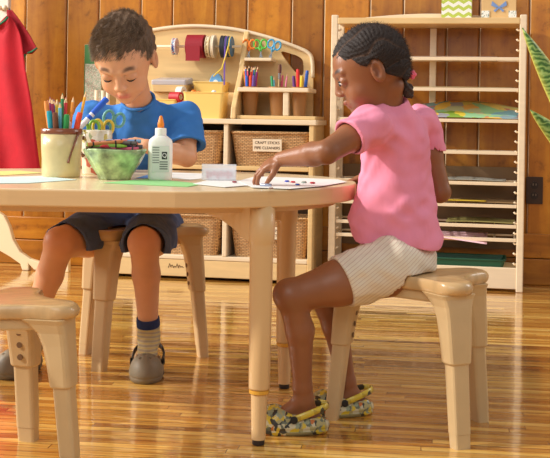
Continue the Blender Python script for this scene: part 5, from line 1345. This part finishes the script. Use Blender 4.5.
fuzz(BH,G.V,2600,.009,.017,.0007,lambda l:(.30+.35*math.sin(l[0]*26+l[1]*30),.75 if l[1]>-.05 else .1,-.45 if l[2]<.07 else .0,.26),.16,'light_hair_strands',M_HB3,boy,pred=HPRED)
eyes(BH,boy,False)
# sock
M_SOCK=stripes('striped_sock',(170,156,130),(206,190,150),30,'Z',.9,.45,(0,0,0),(196,176,110)); M_NAVY=mat('navy_cuff',(36,50,92),.9)
for an,kn in ((aR,kR),(aL,kL)):
    top=an.lerp(kn,.15); d=(kn-an).normalized()
    G=Field(np.minimum(an,top)-np.array([.05,.10,.09]),np.maximum(an,top)+np.array([.05,.06,.03]),.0025)
    G.cone(an,top,.0285,.0305,0); G.cone(an,Vector((an.x,an.y-.06,.034)),.0285,.0245,.012); G.apply(below(G,top,d)); G.apply(lambda A,X,Y,Z:np.maximum(A,.02-Z+0*X+0*Y))
    wrinkle(G,.0006,200,.2)
    o=G.mesh('striped_sock',M_SOCK,None); sub_inv(boy,o)
    o=MB().tube([top-d*.004,top+d*.004,top+d*.018],[.0315,.0318,.031],20).build('navy_sock_cuff',M_NAVY,None,smooth=False); sub_inv(boy,o)
hR2=math.atan2(fR.y,fR.x)-PI/2; hL2=math.atan2(fL.y,fL.x)-PI/2
clog_pair(mat('sole_dark',(52,48,44),.6),'dark clogs of the boy',M_GREYC,M_GREYS,M_RIV,[(shoepos(aR,fR,.036),hR2,1.14),(shoepos(aL,fL,.036),hL2,1.14)],
   labels=['dark olive grey clog with holes on the boy, toe towards the camera under the table','dark grey clog on the other foot of the boy, behind the foreground stool'])
# thing in the boy's hands
o=MB().prism([(-.035,-.02),(.03,-.024),(.035,.02),(-.03,.024)],0,.0012,'z').build('grey_card',mat('grey_card',(150,152,160),.5),None); o.location=P(131,148,3.10); o.rotation_euler=(.5,.1,.3); tag(o,'small grey card held between the hands of the boy','card')


# ================================================================== CAMERA + LIGHT
cam=bpy.data.cameras.new('camera'); co=bpy.data.objects.new('camera',cam); C.objects.link(co)
right=Vector((math.cos(ROLL),0,math.sin(ROLL))); up=Vector((-math.sin(ROLL),0,math.cos(ROLL))); back=Vector((0,-1,0))
Mx=Matrix((right,up,back)).transposed().to_4x4(); Mx.translation=Vector((0,0,HC)); co.matrix_world=Mx
cam.sensor_width=36; cam.lens=36*F_PX/550; cam.shift_y=-110*math.cos(ROLL)/550; cam.shift_x=-110*math.sin(ROLL)/550
cam.clip_start=.05; bpy.context.scene.camera=co
w=bpy.data.worlds.new('world'); bpy.context.scene.world=w; w.use_nodes=True
bg=w.node_tree.nodes['Background']; bg.inputs[0].default_value=(1,.97,.93,1); bg.inputs[1].default_value=.40
def area(loc,target,size,energy,col,sy=None):
    l=bpy.data.lights.new('area','AREA'); l.energy=energy; l.size=size; l.color=col
    if sy: l.shape='RECTANGLE'; l.size_y=sy
    o=bpy.data.objects.new('window_or_fill_light',l); C.objects.link(o); o.location=loc; o.rotation_euler=(Vector(target)-Vector(loc)).to_track_quat('-Z','Y').to_euler(); return o
area((-3.6,3.6,2.0),(0,3.2,.4),1.8,120,(1,.97,.92),1.6)
area((-.6,-.6,2.6),(0,3.2,.4),2.2,34,(1,.97,.94))  # added fill from the camera side, stands for no real window
area((3.2,3.6,2.3),(0,3.2,.5),1.4,30,(1,.96,.92))  # added weak fill from the right, stands for no real window
sn=bpy.data.lights.new('sun','SUN'); sn.energy=2.7; sn.angle=math.radians(2.5); sn.color=(1,.95,.86)
so=bpy.data.objects.new('sunlight',sn); C.objects.link(so); so.rotation_euler=Vector((.84,.16,-.58)).to_track_quat('-Z','Y').to_euler()
sc=bpy.context.scene; sc.view_settings.view_transform='Standard'; sc.view_settings.look='None'; sc.view_settings.exposure=0.0
